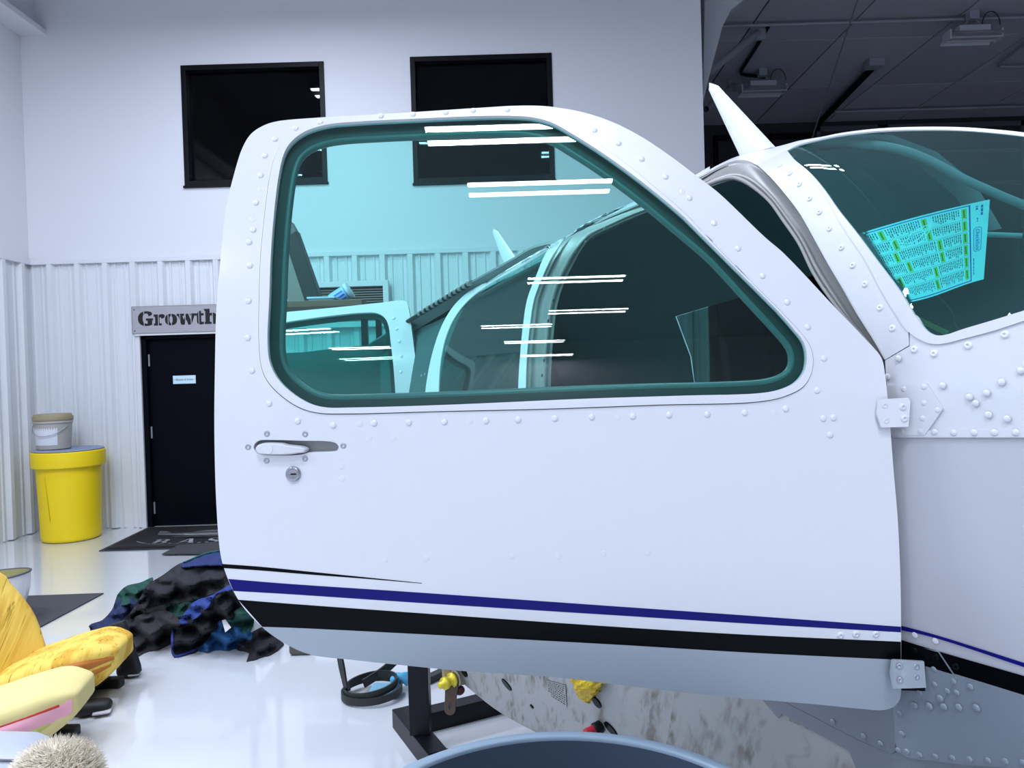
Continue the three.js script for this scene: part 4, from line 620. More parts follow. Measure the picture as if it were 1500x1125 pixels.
// ---------------------------------------------------------------- checklist card inside the windshield
{
  const q = [[1240, 348], [1450, 292], [1441, 412], [1312, 446]];
  const wsAt = (px, py) => { // meets the windshield sheet
    const d = ray(px, py).normalize(), rc = new THREE.Raycaster(CAM, d); const o = airplane.getObjectByName('windshield'); o.updateWorldMatrix(true, false); o.material.side = THREE.DoubleSide; const h = rc.intersectObject(o)[0]; o.material.side = THREE.FrontSide; return h ? h.point : null; };
  const d0 = q.map(p => { const h = wsAt(p[0], p[1]); return h ? h.sub(CAM).length() / ray(...p).length() : null; });
  const dd = d0.map((v, i) => (v ?? [1.24, 1.2, 1.13, 1.17][i]) + 0.012);
  const N = 24, rows = []; const bl = (a, u, v) => (1 - v) * ((1 - u) * a[0] + u * a[1]) + v * ((1 - u) * a[3] + u * a[2]);
  for (let j = 0; j <= N; j++) { const r = []; for (let i = 0; i <= N; i++) { const u = i / N, v = j / N; const x = bl(q.map(p => p[0]), u, v), y = bl(q.map(p => p[1]), u, v) + 5 * Math.sin(Math.PI * u) * (1 - v) * -0.6 + 3 * Math.sin(u * 5) * v; const h = wsAt(x, y); const dep = h ? h.sub(CAM).length() / ray(x, y).length() + 0.010 : bl(dd, u, v); r.push(CAM.clone().addScaledVector(ray(x, y), dep)); } rows.push(r); }
  const front = loft(rows.map(r => r.slice().reverse())); // facing the viewer
  const uv = front.attributes.uv; for (let i = 0; i < uv.count; i++) uv.setXY(i, 1 - uv.getX(i), 1 - uv.getY(i));
  const t = tex(1024, 768, (c, w, h) => {
    const r = rng(31); c.fillStyle = '#eef6fa'; c.fillRect(0, 0, w, h);
    // the card hangs on its side: draw it turned so that its heading runs down the right edge
    c.save(); c.translate(w, 0); c.rotate(Math.PI / 2); const W = h, H = w;  // W across, H down from the right edge
    c.fillStyle = '#1440b0'; c.fillRect(14, 140, W - 28, 12); c.fillRect(14, 140, 9, H); c.fillRect(W - 23, 140, 9, H);
    c.fillStyle = '#dcecf4'; c.strokeStyle = '#2458b8'; c.lineWidth = 5; c.beginPath(); c.roundRect(W * 0.32, 50, W * 0.30, 66, 24); c.fill(); c.stroke();
    c.fillStyle = '#1c4cb4'; c.font = 'bold italic 44px sans-serif'; c.fillText('Checklists', W * 0.335, 98, W * 0.27); const words = (x, y, n, h) => { for (let k = 0; k < n; k++) { const L = 10 + r() * 24; c.fillRect(x, y, L, h); x += L + 7; } }; words(36, 46, 3, 16); words(36, 84, 2, 16); words(W * 0.2, 82, 2, 9); words(W * 0.7, 112, 5, 9);
    const cols = 6, cw = (W - 60) / cols;
    for (let k = 0; k < cols; k++) { const x = 30 + k * cw; if (k) { c.fillStyle = '#30404c'; c.fillRect(x - 4, 156, 2, H); }
      let y = 172; let left = 6 + Math.floor(r() * 9); const head = () => { c.fillStyle = '#d8e83c'; c.fillRect(x + 10, y - 2, cw - 24, 34); c.strokeStyle = '#222'; c.lineWidth = 2; c.strokeRect(x + 10, y - 2, cw - 24, 34); c.fillStyle = '#111'; c.font = 'bold 20px sans-serif'; for (let q = x + 20; q < x + cw - 34; q += 15) c.fillRect(q, y + 9, 11, 14); y += 50; };
      head(); while (y < H - 20) { c.fillStyle = r() < 0.06 ? '#1c3cc0' : '#16181c'; let xx = x + 8; const lim = x + cw - 14 - r() * cw * 0.35; while (xx < lim) { const L = 8 + r() * 22; c.fillRect(xx, y + 3 * r(), Math.min(L, lim - xx), 7); xx += L + 6; } y += 17; if (--left < 0) { left = 8 + Math.floor(r() * 10); y += 12 + (r() < 0.4 ? 30 : 0); head(); } } }
    c.restore();
    c.strokeStyle = '#ffffff'; c.lineCap = 'round'; c.lineWidth = 9; c.beginPath(); c.moveTo(250, 190); c.bezierCurveTo(300, 120, 340, 150, 330, 200); c.bezierCurveTo(400, 260, 520, 200, 590, 90); c.bezierCurveTo(520, 120, 440, 110, 400, 170); c.bezierCurveTo(380, 200, 350, 170, 330, 230); c.bezierCurveTo(420, 300, 560, 230, 600, 70); c.stroke(); c.lineWidth = 6; c.beginPath(); c.moveTo(430, 170); c.bezierCurveTo(480, 150, 520, 160, 560, 110); c.stroke();
  });
  const back = loft(rows.map(r => r.map(p => p.clone().add(V(0.0, 0, -0.0006)))));
  const m = shade(new THREE.Mesh(front, M({ map: t, roughness: 0.6, color: lin(1, 1, 1) }))); m.name = numbered('checklist_card'); const c0 = rows[12][12].clone(); front.translate(-c0.x, -c0.y, -c0.z); m.position.copy(c0); scene.add(m); tag(m, 'printed checklist card taped inside the tinted windshield', 'card');
  back.translate(-c0.x, -c0.y, -c0.z); const b = shade(new THREE.Mesh(back, M({ color: lin(0.75, 0.8, 0.82) }))); b.name = 'card_back'; m.add(b);
}
// ---------------------------------------------------------------- barrel, bucket
{
  const f = floorAt(84, 796), k = V(f.x + 0.01, 0, f.z - 0.235); const H = atZ(82, 661, k.z + 0.1).y; const S = 7.9 / 1100;
  const root = thing('plastic_barrel', 'bright yellow plastic barrel with a thick rim standing in the corner', 'barrel', k.clone());
  const r1 = 45 * (CAM.z - k.z) / 1100, r0 = 39 * (CAM.z - k.z) / 1100;
  const body = lathe([[0, 0], [r0 - 0.03, 0], [r0 - 0.006, 0.012], [r0, 0.04], [r0 + (r1 - 0.02 - r0) * 0.5, H * 0.45], [r1 - 0.018, H - 0.15], [r1 - 0.02, H - 0.14], [r1 - 0.03, H - 0.05], [0, H - 0.05]], 64); body.translate(k.x, 0, k.z); part('body', body, mat.yellow, root);
  const rim = lathe([[r1 - 0.03, H - 0.165], [r1 + 0.012, H - 0.165], [r1 + 0.022, H - 0.15], [r1 + 0.024, H - 0.012], [r1 + 0.014, H], [r1 - 0.02, H]], 64); rim.translate(k.x, 0, k.z); part('rim', rim, mat.yellow, root, 'deep turned-over rim');
  const lid = lathe([[0, H + 0.012], [r1 - 0.06, H + 0.016], [r1 + 0.0, H + 0.017], [r1 + 0.012, H + 0.012], [r1 + 0.012, H + 0.002], [0, H - 0.02]], 64); lid.translate(k.x, 0, k.z); part('lid', lid, M({ color: lin(0.24, 0.29, 0.42), roughness: 0.5 }), root, 'flat blue grey lid');
  const sm = new THREE.BoxGeometry(0.004, H * 0.5, 0.003); sm.rotateZ(0.08); sm.translate(k.x - 0.06, H * 0.5, k.z + (r0 + r1) / 2 - 0.012); part('mould_line', sm, M({ color: srgb(180, 150, 0), roughness: 0.6 }), root);
  const by = H + 0.0175, bz = k.z, bx = atZ(79, 650, bz).x, bh = atZ(78, 606, bz).y - by, br = 24.5 * (CAM.z - bz) / 1100;
  const bk = thing('bucket', 'dirty white plastic bucket with a tan lid standing on the yellow barrel', 'bucket', V(bx, by, bz));
  const bm = M({ color: lin(0.42, 0.40, 0.36), roughness: 0.55 });
  const bb = lathe([[0, 0], [br * 0.88, 0], [br * 0.9, 0.01], [br, bh * 0.72], [br, bh * 0.74], [br + 0.008, bh * 0.74], [br + 0.008, bh * 0.8], [br, bh * 0.81], [br, bh * 0.86], [0, bh * 0.86]], 48); bb.translate(bx, by, bz); part('body', bb, bm, bk);
  const bl = lathe([[0, bh], [br - 0.01, bh], [br, bh - 0.006], [br, bh * 0.94], [br + 0.012, bh * 0.93], [br + 0.012, bh * 0.82], [br, bh * 0.81], [0, bh * 0.81]], 48); bl.translate(bx, by, bz); part('lid', bl, M({ color: lin(0.34, 0.28, 0.17), roughness: 0.6 }), bk, 'tan snap-on lid');
  const lb = new THREE.CylinderGeometry(br * 0.985, br * 0.925, bh * 0.5, 24, 1, true, -0.95, 1.7); lb.translate(bx, by + bh * 0.38, bz); lb.scale(1, 1, 1); const lg = lb; part('paper_label', lg, M({ color: lin(0.72, 0.74, 0.78), roughness: 0.6, side: THREE.DoubleSide }), bk, 'scuffed white label');
  const hp = []; for (let i = 0; i <= 20; i++) { const a = -1.35 + 2.7 * i / 20; hp.push(V(bx + Math.sin(a) * (br + 0.012), by + bh * 0.72 - 0.12 * Math.cos(a * 1.1) * bh / 0.36, bz + Math.cos(a) * (br + 0.012))); } part('handle', tube(hp, 0.004, 60, 6), mat.alu, bk, 'wire handle hanging down');
}
// ---------------------------------------------------------------- floor mats
const flatMat = (name, px, th, m, label, map) => { const w = px.map(p => floorAt(p[0], p[1])); const s = new THREE.Shape(w.map(p => new THREE.Vector2(p.x, -p.z))); const g = new THREE.ExtrudeGeometry(s, { depth: th - 0.002, bevelEnabled: true, bevelSize: 0.003, bevelThickness: 0.001, bevelSegments: 1 }); g.rotateX(-Math.PI / 2); g.translate(0, 0.0015, 0); const c = w.reduce((a, p) => a.add(p), V(0, 0, 0)).multiplyScalar(1 / w.length); const o = solo(name, g, m, label, 'mat', c); return [o, w]; };
{
  const px = [[145.5, 808], [217, 773.5], [410, 768], [380, 801]];
  const t = tex(1024, 640, (c, w, h) => {
    c.fillStyle = '#34343a'; c.fillRect(0, 0, w, h); const r = rng(12); for (let i = 0; i < 6000; i++) { c.fillStyle = r() < 0.5 ? '#2c2c31' : '#3e3e45'; c.fillRect(r() * w, r() * h, 3, 3); }
    c.fillStyle = '#d4d6da'; c.strokeStyle = '#d4d6da';
    // side view of a small low-wing aircraft with its propeller, above the three letters
    c.beginPath(); c.moveTo(180, 250); c.lineTo(150, 150); c.lineTo(205, 150); c.lineTo(275, 215); c.lineTo(420, 205); c.quadraticCurveTo(480, 140, 590, 150); c.quadraticCurveTo(650, 165, 690, 205); c.quadraticCurveTo(800, 205, 850, 235); c.quadraticCurveTo(860, 265, 820, 280); c.quadraticCurveTo(600, 310, 420, 285); c.closePath(); c.fill();
    c.lineWidth = 12; c.beginPath(); c.moveTo(868, 120); c.lineTo(868, 350); c.stroke(); c.lineWidth = 9; c.beginPath(); c.moveTo(330, 315); c.lineTo(700, 330); c.stroke();
    c.font = 'bold 190px serif'; c.textAlign = 'center'; c.fillText('B.A.S.', w / 2, 520, 560); c.lineWidth = 8; c.beginPath(); c.moveTo(120, 430); c.quadraticCurveTo(300, 560, w / 2, 572); c.quadraticCurveTo(720, 560, 900, 430); c.stroke();
  });
  const [o, w] = flatMat('floor_mat', px, 0.01, mat.mat, 'black entrance mat with a white aircraft emblem and lettering below the black door');
  const P = w.map(p => p.clone().setY(0.0105)); const g = new THREE.BufferGeometry(); const mid = (a, b, k) => a.clone().lerp(b, k);
  const q = [mid(P[0], P[3], 0.02), mid(P[3], P[0], 0.02), mid(P[2], P[1], 0.02), mid(P[1], P[2], 0.02)];
  const G = 12, pos = [], uv = [], idx = []; for (let j = 0; j <= G; j++) for (let i = 0; i <= G; i++) { const a = q[0].clone().lerp(q[1], i / G), b = q[3].clone().lerp(q[2], i / G), p = a.lerp(b, j / G); pos.push(p.x, p.y, p.z); uv.push(i / G, j / G); }
  for (let j = 0; j < G; j++) for (let i = 0; i < G; i++) { const a = j * (G + 1) + i; idx.push(a, a + 1, a + G + 2, a, a + G + 2, a + G + 1); }
  g.setAttribute('position', new THREE.Float32BufferAttribute(pos, 3)); g.setAttribute('uv', new THREE.Float32BufferAttribute(uv, 2)); g.setIndex(idx); g.computeVertexNormals(); part('printed_pile', g, M({ map: t, roughness: 0.95 }), o);
  flatMat('floor_mat', [[238, 814.5], [262, 801.5], [380, 794], [480, 806], [440, 812]], 0.011, mat.mat.clone(), 'plain dark grey mat overlapping the front of the printed black mat');
  scene.getObjectByName('floor_mat_001').position.y += 0.011;
  flatMat('floor_mat', [[-120, 880], [151, 870.5], [30, 935], [-180, 960]], 0.01, M({ color: lin(0.062, 0.062, 0.068), roughness: 0.95 }), 'dark grey mat with a pointed corner behind the yellow seat back');
}
// ---------------------------------------------------------------- heap of moving blankets
const quilt = noiseTex(256, (x, y) => { const a = Math.abs(((x * 16 + 0.5 * Math.sin(y * 50)) % 1) - 0.5) * 2; const v = 90 + 130 * Math.pow(1 - a, 3) * 0 + 110 * Math.sqrt(1 - Math.pow(1 - a, 4)) + 20 * fbm(x * 40, y * 40, 2); return [v, v, v]; }, 1); quilt.repeat.set(3, 3);
function blanket(px, bumps, o) { // px: outline where it meets the floor or what lies under it; bumps: [px, py, height, radius]
  const w = px.map(p => floorAt(p[0], p[1])), ol = loop(w.map((p, i) => [p.x, p.z, px[i][2]]), 8);
  const B = bumps.map(b => [floorAt(b[0], b[1]), b[2], b[3], b[4] ?? 1, b[5] ?? 0]);
  const poly = ol; const distIn = (x, z) => { let m = 9; for (let i = 0; i < poly.length; i++) { const a = poly[i], b = poly[(i + 1) % poly.length]; const dx = b.x - a.x, dz = b.y - a.y, t = clamp(((x - a.x) * dx + (z - a.y) * dz) / (dx * dx + dz * dz + 1e-9), 0, 1); m = Math.min(m, Math.hypot(x - a.x - t * dx, z - a.y - t * dz)); } return m; };
  const hgt = (x, z) => { let h = o.base ?? 0.012; for (const [c, H, R, sq, ang] of B) { const dx = x - c.x, dz = z - c.z; const u = dx * Math.cos(ang) + dz * Math.sin(ang), v = (-dx * Math.sin(ang) + dz * Math.cos(ang)) * sq; const g = H * Math.exp(-(u * u + v * v) / (R * R)); h = Math.max(h, g) + 0.25 * Math.min(h, g); }
    const d = distIn(x, z), e = 1 - Math.exp(-d / (o.soft ?? 0.07)); const n1 = 1 - Math.abs(2 * noise2(x * 4.3 + z * 2.1 + o.seed, z * 3.0 - x * 1.5, o.seed) - 1), n2 = 1 - Math.abs(2 * noise2(x * 9 - z * 5, z * 8 + x * 3, o.seed + 5) - 1);
    return (o.floor ?? 0) + 0.008 + (h + (o.fold ?? 0.06) * (n1 - 0.4) * Math.min(1, h * 5) + (o.crease ?? 0.022) * (n2 - 0.4) * Math.min(1, 0.3 + h * 4)) * e; };
  const surf = (x, z) => V(x, Math.max(0.006, hgt(x, z)), z);
  // triangulate the outline on the ground
  const cont = ol.map(p => p.clone()); if (THREE.ShapeUtils.isClockWise(cont)) cont.reverse(); const tri = THREE.ShapeUtils.triangulateShape(cont, []), pos = []; for (const t of tri) for (const i of t) pos.push(cont[i].x, cont[i].y, 0);
  let g = new THREE.BufferGeometry(); g.setAttribute('position', new THREE.Float32BufferAttribute(pos, 3)); g = new TessellateModifier(0.035, 14).modify(g); for (const k of Object.keys(g.attributes)) if (k !== 'position') g.deleteAttribute(k); g = mergeVertices(g, 1e-4);
  const P = g.attributes.position, uv = [], I = [...g.index.array]; const n = P.count; const np = []; for (let i = 0; i < n; i++) { const x = P.getX(i), z = P.getY(i); const p = surf(x, z); np.push(p.x, p.y, p.z); uv.push(x, z + p.y); }
  for (let i = 0; i < n; i++) { np.push(np[3 * i], Math.max(0.001, np[3 * i + 1] - 0.008), np[3 * i + 2]); uv.push(uv[2 * i], uv[2 * i + 1]); }
  const idx = []; const ed = new Map(); for (let i = 0; i < I.length; i += 3) { const [a, b, c] = [I[i], I[i + 1], I[i + 2]]; idx.push(a, c, b, a + n, b + n, c + n); for (const [u, v] of [[a, b], [b, c], [c, a]]) { if (ed.has(`${v}_${u}`)) ed.delete(`${v}_${u}`); else ed.set(`${u}_${v}`, [u, v]); } }
  for (const [u, v] of ed.values()) idx.push(u, v, v + n, u, v + n, u + n);
  const q = new THREE.BufferGeometry(); q.setAttribute('position', new THREE.Float32BufferAttribute(np, 3)); q.setAttribute('uv', new THREE.Float32BufferAttribute(uv, 2)); q.setIndex(idx); q.computeVertexNormals();
  const c = w.reduce((a, p) => a.add(p), V(0, 0, 0)).multiplyScalar(1 / w.length); const obj = solo('moving_blanket', q, o.mat, o.label, 'blanket', c, 'moving blankets heaped on the floor');
  if (o.hem) { const pts = ol.filter((_, i) => i % 2 === 0).map(p => surf(p.x, p.y).add(V(0, 0.004, 0))); part('hem', tube(pts, 0.009, 220, 6, true), o.hem, obj, o.hemLabel); }
  return { obj, surf };
}
const cloth = (r, g, b, k = 1) => M({ color: lin(r, g, b), roughness: 0.92, bumpMap: quilt, bumpScale: 0.006 * k });
const navyHem = M({ color: lin(0.012, 0.018, 0.07), roughness: 0.8 });
// the bulk of the heap, then folds traced over it: every control point is a pixel and the height at which the cloth passes it
function fold(name, ctl, inner, o, parent) { // ctl: outline [px, py, height, corner]; inner: more [px, py, height]
  const K = [...ctl, ...inner]; const hgt = (x, y) => { let a = 0, b = 0; for (const k of K) { const d = (x - k[0]) ** 2 + (y - k[1]) ** 2 + 4, w = 1 / (d * d); a += w * k[2]; b += w; } const e = 0.62 * (o.crease ?? 0.022); const n1 = 1 - Math.abs(2 * noise2(x * 0.045 * (o.fx ?? 1) + y * 0.05 + o.seed, y * 0.02 - x * 0.012, o.seed) - 1), n2 = 1 - Math.abs(2 * noise2(x * 0.11 - y * 0.06, y * 0.09 + x * 0.03, o.seed + 5) - 1); const lo = Math.min(1, a / b * 12); return Math.max(0.004, a / b + lo * (e * (n1 - 0.55) + 0.25 * e * (n2 - 0.55))); };
  const surf = (x, y) => atY(x, y, hgt(x, y)); const g = sheet(loop(ctl.map(p => [p[0], p[1], p[3]]), 5), surf, { thick: 0.007, edge: 4.5 });
  const u = g.attributes.uv, p = g.attributes.position; for (let i = 0; i < u.count; i++) u.setXY(i, p.getX(i), p.getZ(i) + p.getY(i));
  let obj; if (parent) obj = part(name, g, o.mat, parent, o.label); else { const c = V(0, 0, 0); ctl.forEach(k => c.add(surf(k[0], k[1]))); c.multiplyScalar(1 / ctl.length); obj = solo(name, g, o.mat, o.label, 'blanket', c, 'moving blankets heaped on the floor'); }
  if (o.hem) part('hem', tube(open2(o.hem, 60).map(q => surf(q[0], q[1]).add(V(0, 0.004, 0.003))), 0.008, 120, 6), o.hemMat, obj, o.hemLabel);
  return { obj, surf };
}
const charcoal = cloth(0.016, 0.016, 0.02), blueHem = M({ color: lin(0.016, 0.035, 0.19), roughness: 0.8 });
const bulk = blanket([[190, 918], [200, 900], [230, 880], [290, 868], [345, 872], [368, 900], [352, 928], [300, 935], [240, 932]], [[300, 893, 0.26, 0.42], [345, 890, 0.26, 0.3], [235, 905, 0.20, 0.26]], { seed: 3, soft: 0.16, fold: 0.03, mat: charcoal, label: 'large charcoal quilted moving blanket folded over the top of the heap' });
fold('top_fold', [[181, 912, 0.13], [194, 893, 0.20], [206, 874, 0.28], [216, 857, 0.34], [239, 842, 0.38], [262, 826, 0.41], [290, 819, 0.43], [330, 815, 0.44], [372, 818, 0.44], [372, 846, 0.42], [340, 856, 0.38], [318, 867, 0.33], [290, 877, 0.28], [262, 883, 0.24], [240, 884, 0.23], [222, 890, 0.21], [203, 906, 0.14]], [[280, 848, 0.40], [240, 866, 0.33], [320, 840, 0.42], [212, 884, 0.24]], { seed: 71, mat: charcoal, crease: 0.03 }, bulk.obj);
fold('moving_blanket', [[255, 832, 0.39], [272, 823, 0.42], [300, 812, 0.44], [330, 806, 0.45], [380, 806, 0.45], [380, 827, 0.47], [330, 827, 0.465], [290, 828, 0.455]], [], { seed: 74, mat: cloth(0.014, 0.03, 0.13), crease: 0.03, hem: [[270, 825], [300, 812.5], [330, 806.5]], hemMat: M({ color: lin(0.01, 0.10, 0.09), roughness: 0.85 }), hemLabel: 'teal edging', label: 'navy moving blanket with teal edging along the very top of the heap' });
fold('moving_blanket', [[170, 876, 0.20], [176, 866, 0.24], [186, 858, 0.28], [206, 853, 0.31], [224, 846, 0.33], [218, 860, 0.30], [206, 878, 0.24], [190, 884, 0.21], [172, 886, 0.18]], [[195, 866, 0.29], [190, 876, 0.22]], { seed: 78, mat: cloth(0.006, 0.062, 0.046, 0.6), crease: 0.04, label: 'dark green moving blanket peeking out at the back left of the heap' });
fold('moving_blanket', [[111, 945, 0.004, 1], [132, 925, 0.05], [131, 916, 0.07], [150, 908, 0.10], [164, 893, 0.15], [171, 879, 0.19], [200, 878, 0.22], [207, 892, 0.18], [192, 903, 0.13], [173, 912, 0.11], [158, 932, 0.06], [150, 940, 0.02]], [[180, 892, 0.18], [150, 920, 0.10]], { seed: 14, mat: cloth(0.012, 0.024, 0.085), crease: 0.05, label: 'shiny navy moving blanket crumpled at the left end of the heap' });
fold('moving_blanket', [[130, 950, 0.004], [150, 937, 0.04], [160, 914, 0.10], [178, 910, 0.13], [215, 898, 0.19], [248, 896, 0.21], [262, 908, 0.19], [262, 930, 0.07], [246, 944, 0.01], [212, 956, 0.004], [196, 964, 0.004], [168, 966, 0.004]], [[220, 918, 0.15], [200, 940, 0.05]], { seed: 21, mat: cloth(0.022, 0.021, 0.026), crease: 0.025, label: 'grey black quilted moving blanket in front on the left of the heap' });
fold('moving_blanket', [[241, 884, 0.22], [262, 877, 0.25], [290, 874, 0.29], [290, 886, 0.26], [270, 902, 0.20], [250, 900, 0.19]], [], { seed: 84, mat: cloth(0.006, 0.05, 0.038, 0.6), crease: 0.03, label: 'green moving blanket showing in the middle of the heap below the charcoal fold' });
fold('moving_blanket', [[255, 963, 0.004, 1], [252, 928, 0.10], [258, 912, 0.17], [280, 903, 0.21], [300, 888, 0.28], [316, 868, 0.36], [345, 858, 0.41], [372, 858, 0.42], [368, 880, 0.34], [345, 900, 0.24], [320, 915, 0.14], [308, 937, 0.04], [294, 951, 0.004], [274, 959, 0.004]], [[300, 915, 0.19], [330, 885, 0.31], [280, 930, 0.10]], { seed: 27, mat: cloth(0.008, 0.009, 0.013), crease: 0.03, hem: [[300, 946], [274, 958], [256, 961], [253, 940], [254, 920]], hemMat: blueHem, hemLabel: 'blue edging', label: 'black moving blanket with blue edging hanging to a point at the front' });
fold('moving_blanket', [[261, 912, 0.19], [271, 897, 0.24], [285, 881, 0.30], [312, 871, 0.36], [338, 857, 0.42], [341, 862, 0.41], [316, 870, 0.37], [308, 884, 0.32], [292, 901, 0.25], [275, 911, 0.20]], [], { seed: 33, mat: cloth(0.02, 0.05, 0.24, 0.6), crease: 0.012, label: 'bright blue folded flap of a moving blanket across the middle of the heap' });
const teal = fold('moving_blanket', [[290, 953, 0.004], [303, 938, 0.05], [314, 920, 0.13], [324, 908, 0.18], [346, 918, 0.17], [364, 922, 0.15], [370, 930, 0.11], [360, 944, 0.03], [345, 950, 0.004], [318, 952, 0.004]], [[335, 930, 0.12]], { seed: 40, mat: cloth(0.008, 0.085, 0.24, 0.4), crease: 0.04, label: 'teal blue moving blanket with a white tag at the front right of the heap' });
fold('moving_blanket', [[326, 916, 0.18], [334, 905, 0.22], [350, 891, 0.28], [368, 886, 0.30], [368, 922, 0.16], [345, 925, 0.155], [334, 920, 0.17]], [], { seed: 44, mat: cloth(0.006, 0.065, 0.05, 0.5), crease: 0.03, label: 'small green blanket corner above the white tag' });
part('sewn_tag', sheet(loop([[325, 909, 1], [330, 907, 1], [338.5, 919, 1], [330, 926, 1]]), (x, y) => atY(x, y, 0.215 - (y - 907) * 0.0022), { thick: 0.002, edge: 6 }), M({ color: lin(0.72, 0.72, 0.74) }), teal.obj, 'white sewn tag');
fold('moving_blanket', [[347, 951, 0.004], [352, 940, 0.04], [366, 928, 0.08], [390, 918, 0.11], [416, 943, 0.01, 1], [398, 958, 0.006], [385, 962, 0.004], [361, 969, 0.004, 1], [364, 955, 0.01]], [[382, 946, 0.05], [396, 938, 0.05]], { seed: 52, mat: cloth(0.02, 0.018, 0.026), crease: 0.04, label: 'small dark violet grey blanket corner at the right end of the heap' });
// ---------------------------------------------------------------- aircraft seats stripped to the foam
const foamTex = noiseTex(512, (x, y) => { const a = fbm(x * 10, y * 8, 61), b = fbm(x * 40, y * 34, 67), k = clamp((a - 0.46) * 4, 0, 1), s = clamp((b - 0.62) * 7, 0, 1); return [240 - 26 * k - 60 * s, 206 - 40 * k - 62 * s, 96 - 40 * k - 45 * s]; }, 1, true); foamTex.repeat.set(2.2, 2.2);
const foam = M({ map: foamTex, roughness: 0.85 }), foamPale = M({ color: lin(0.78, 0.66, 0.28), roughness: 0.85, bumpMap: wear, bumpScale: 0.01 }), brown = M({ color: srgb(196, 118, 40), roughness: 0.6, bumpMap: wear, bumpScale: 0.01 }), pink = M({ color: srgb(244, 176, 190), roughness: 0.8 }), green = M({ color: srgb(196, 200, 104), roughness: 0.85 }), seatBlack = M({ color: lin(0.014, 0.014, 0.018), roughness: 0.6 });
function seatCushion(c, L, W, T, rise, yaw) { // pointed soft slab with its nose towards +x
  const g = puff(L, T, W, 0.05, 22, q => { const u = q.x / L + 0.5; const tip = sstep(0.60, 1.02, u); q.z *= 1 - 0.42 * tip * tip; q.y = q.y * (1 - 0.45 * tip * tip) + rise * (u - 0.4) + (q.y > 0 ? 0.02 * Math.cos(q.z / W * 3.1) * Math.sin(Math.PI * clamp(u, 0, 1)) : 0) + 0.012 * (fbm(q.x * 9 + 3, q.z * 9, 7) - 0.5); });
  return place(g, c, new THREE.Quaternion().setFromAxisAngle(UPY, yaw));
}
function sideBand(c, L, W, T, rise, yaw, u0, u1, v0, v1, bulge, zsign = 1) { // strip lying on the near side of a cushion; v from bottom 0 to top 1
  const rows = []; for (let j = 0; j <= 6; j++) { const v = j / 6, r = []; for (let i = 0; i <= 28; i++) { const t = i / 28, u = u0 + (u1 - u0) * t; const tip = sstep(0.6, 1.02, u); const va = v0(t), vb = v1(t); const vv = va + (vb - va) * v; const y = (vv - 0.5) * T * (1 - 0.45 * tip * tip) + rise * (u - 0.4); const edge = 1 - Math.pow(Math.abs(vv - 0.5) * 2, 4) * 0.28; const z = W / 2 * (1 - 0.42 * tip * tip) * edge + bulge * Math.sin(Math.PI * clamp(v, 0.02, 0.98)) * Math.sin(Math.PI * clamp(t * 0.98 + 0.01, 0, 1)); r.push(V((u - 0.5) * L, y, z * zsign)); } rows.push(r); }
  return place(loft(rows), c, new THREE.Quaternion().setFromAxisAngle(UPY, yaw));
}
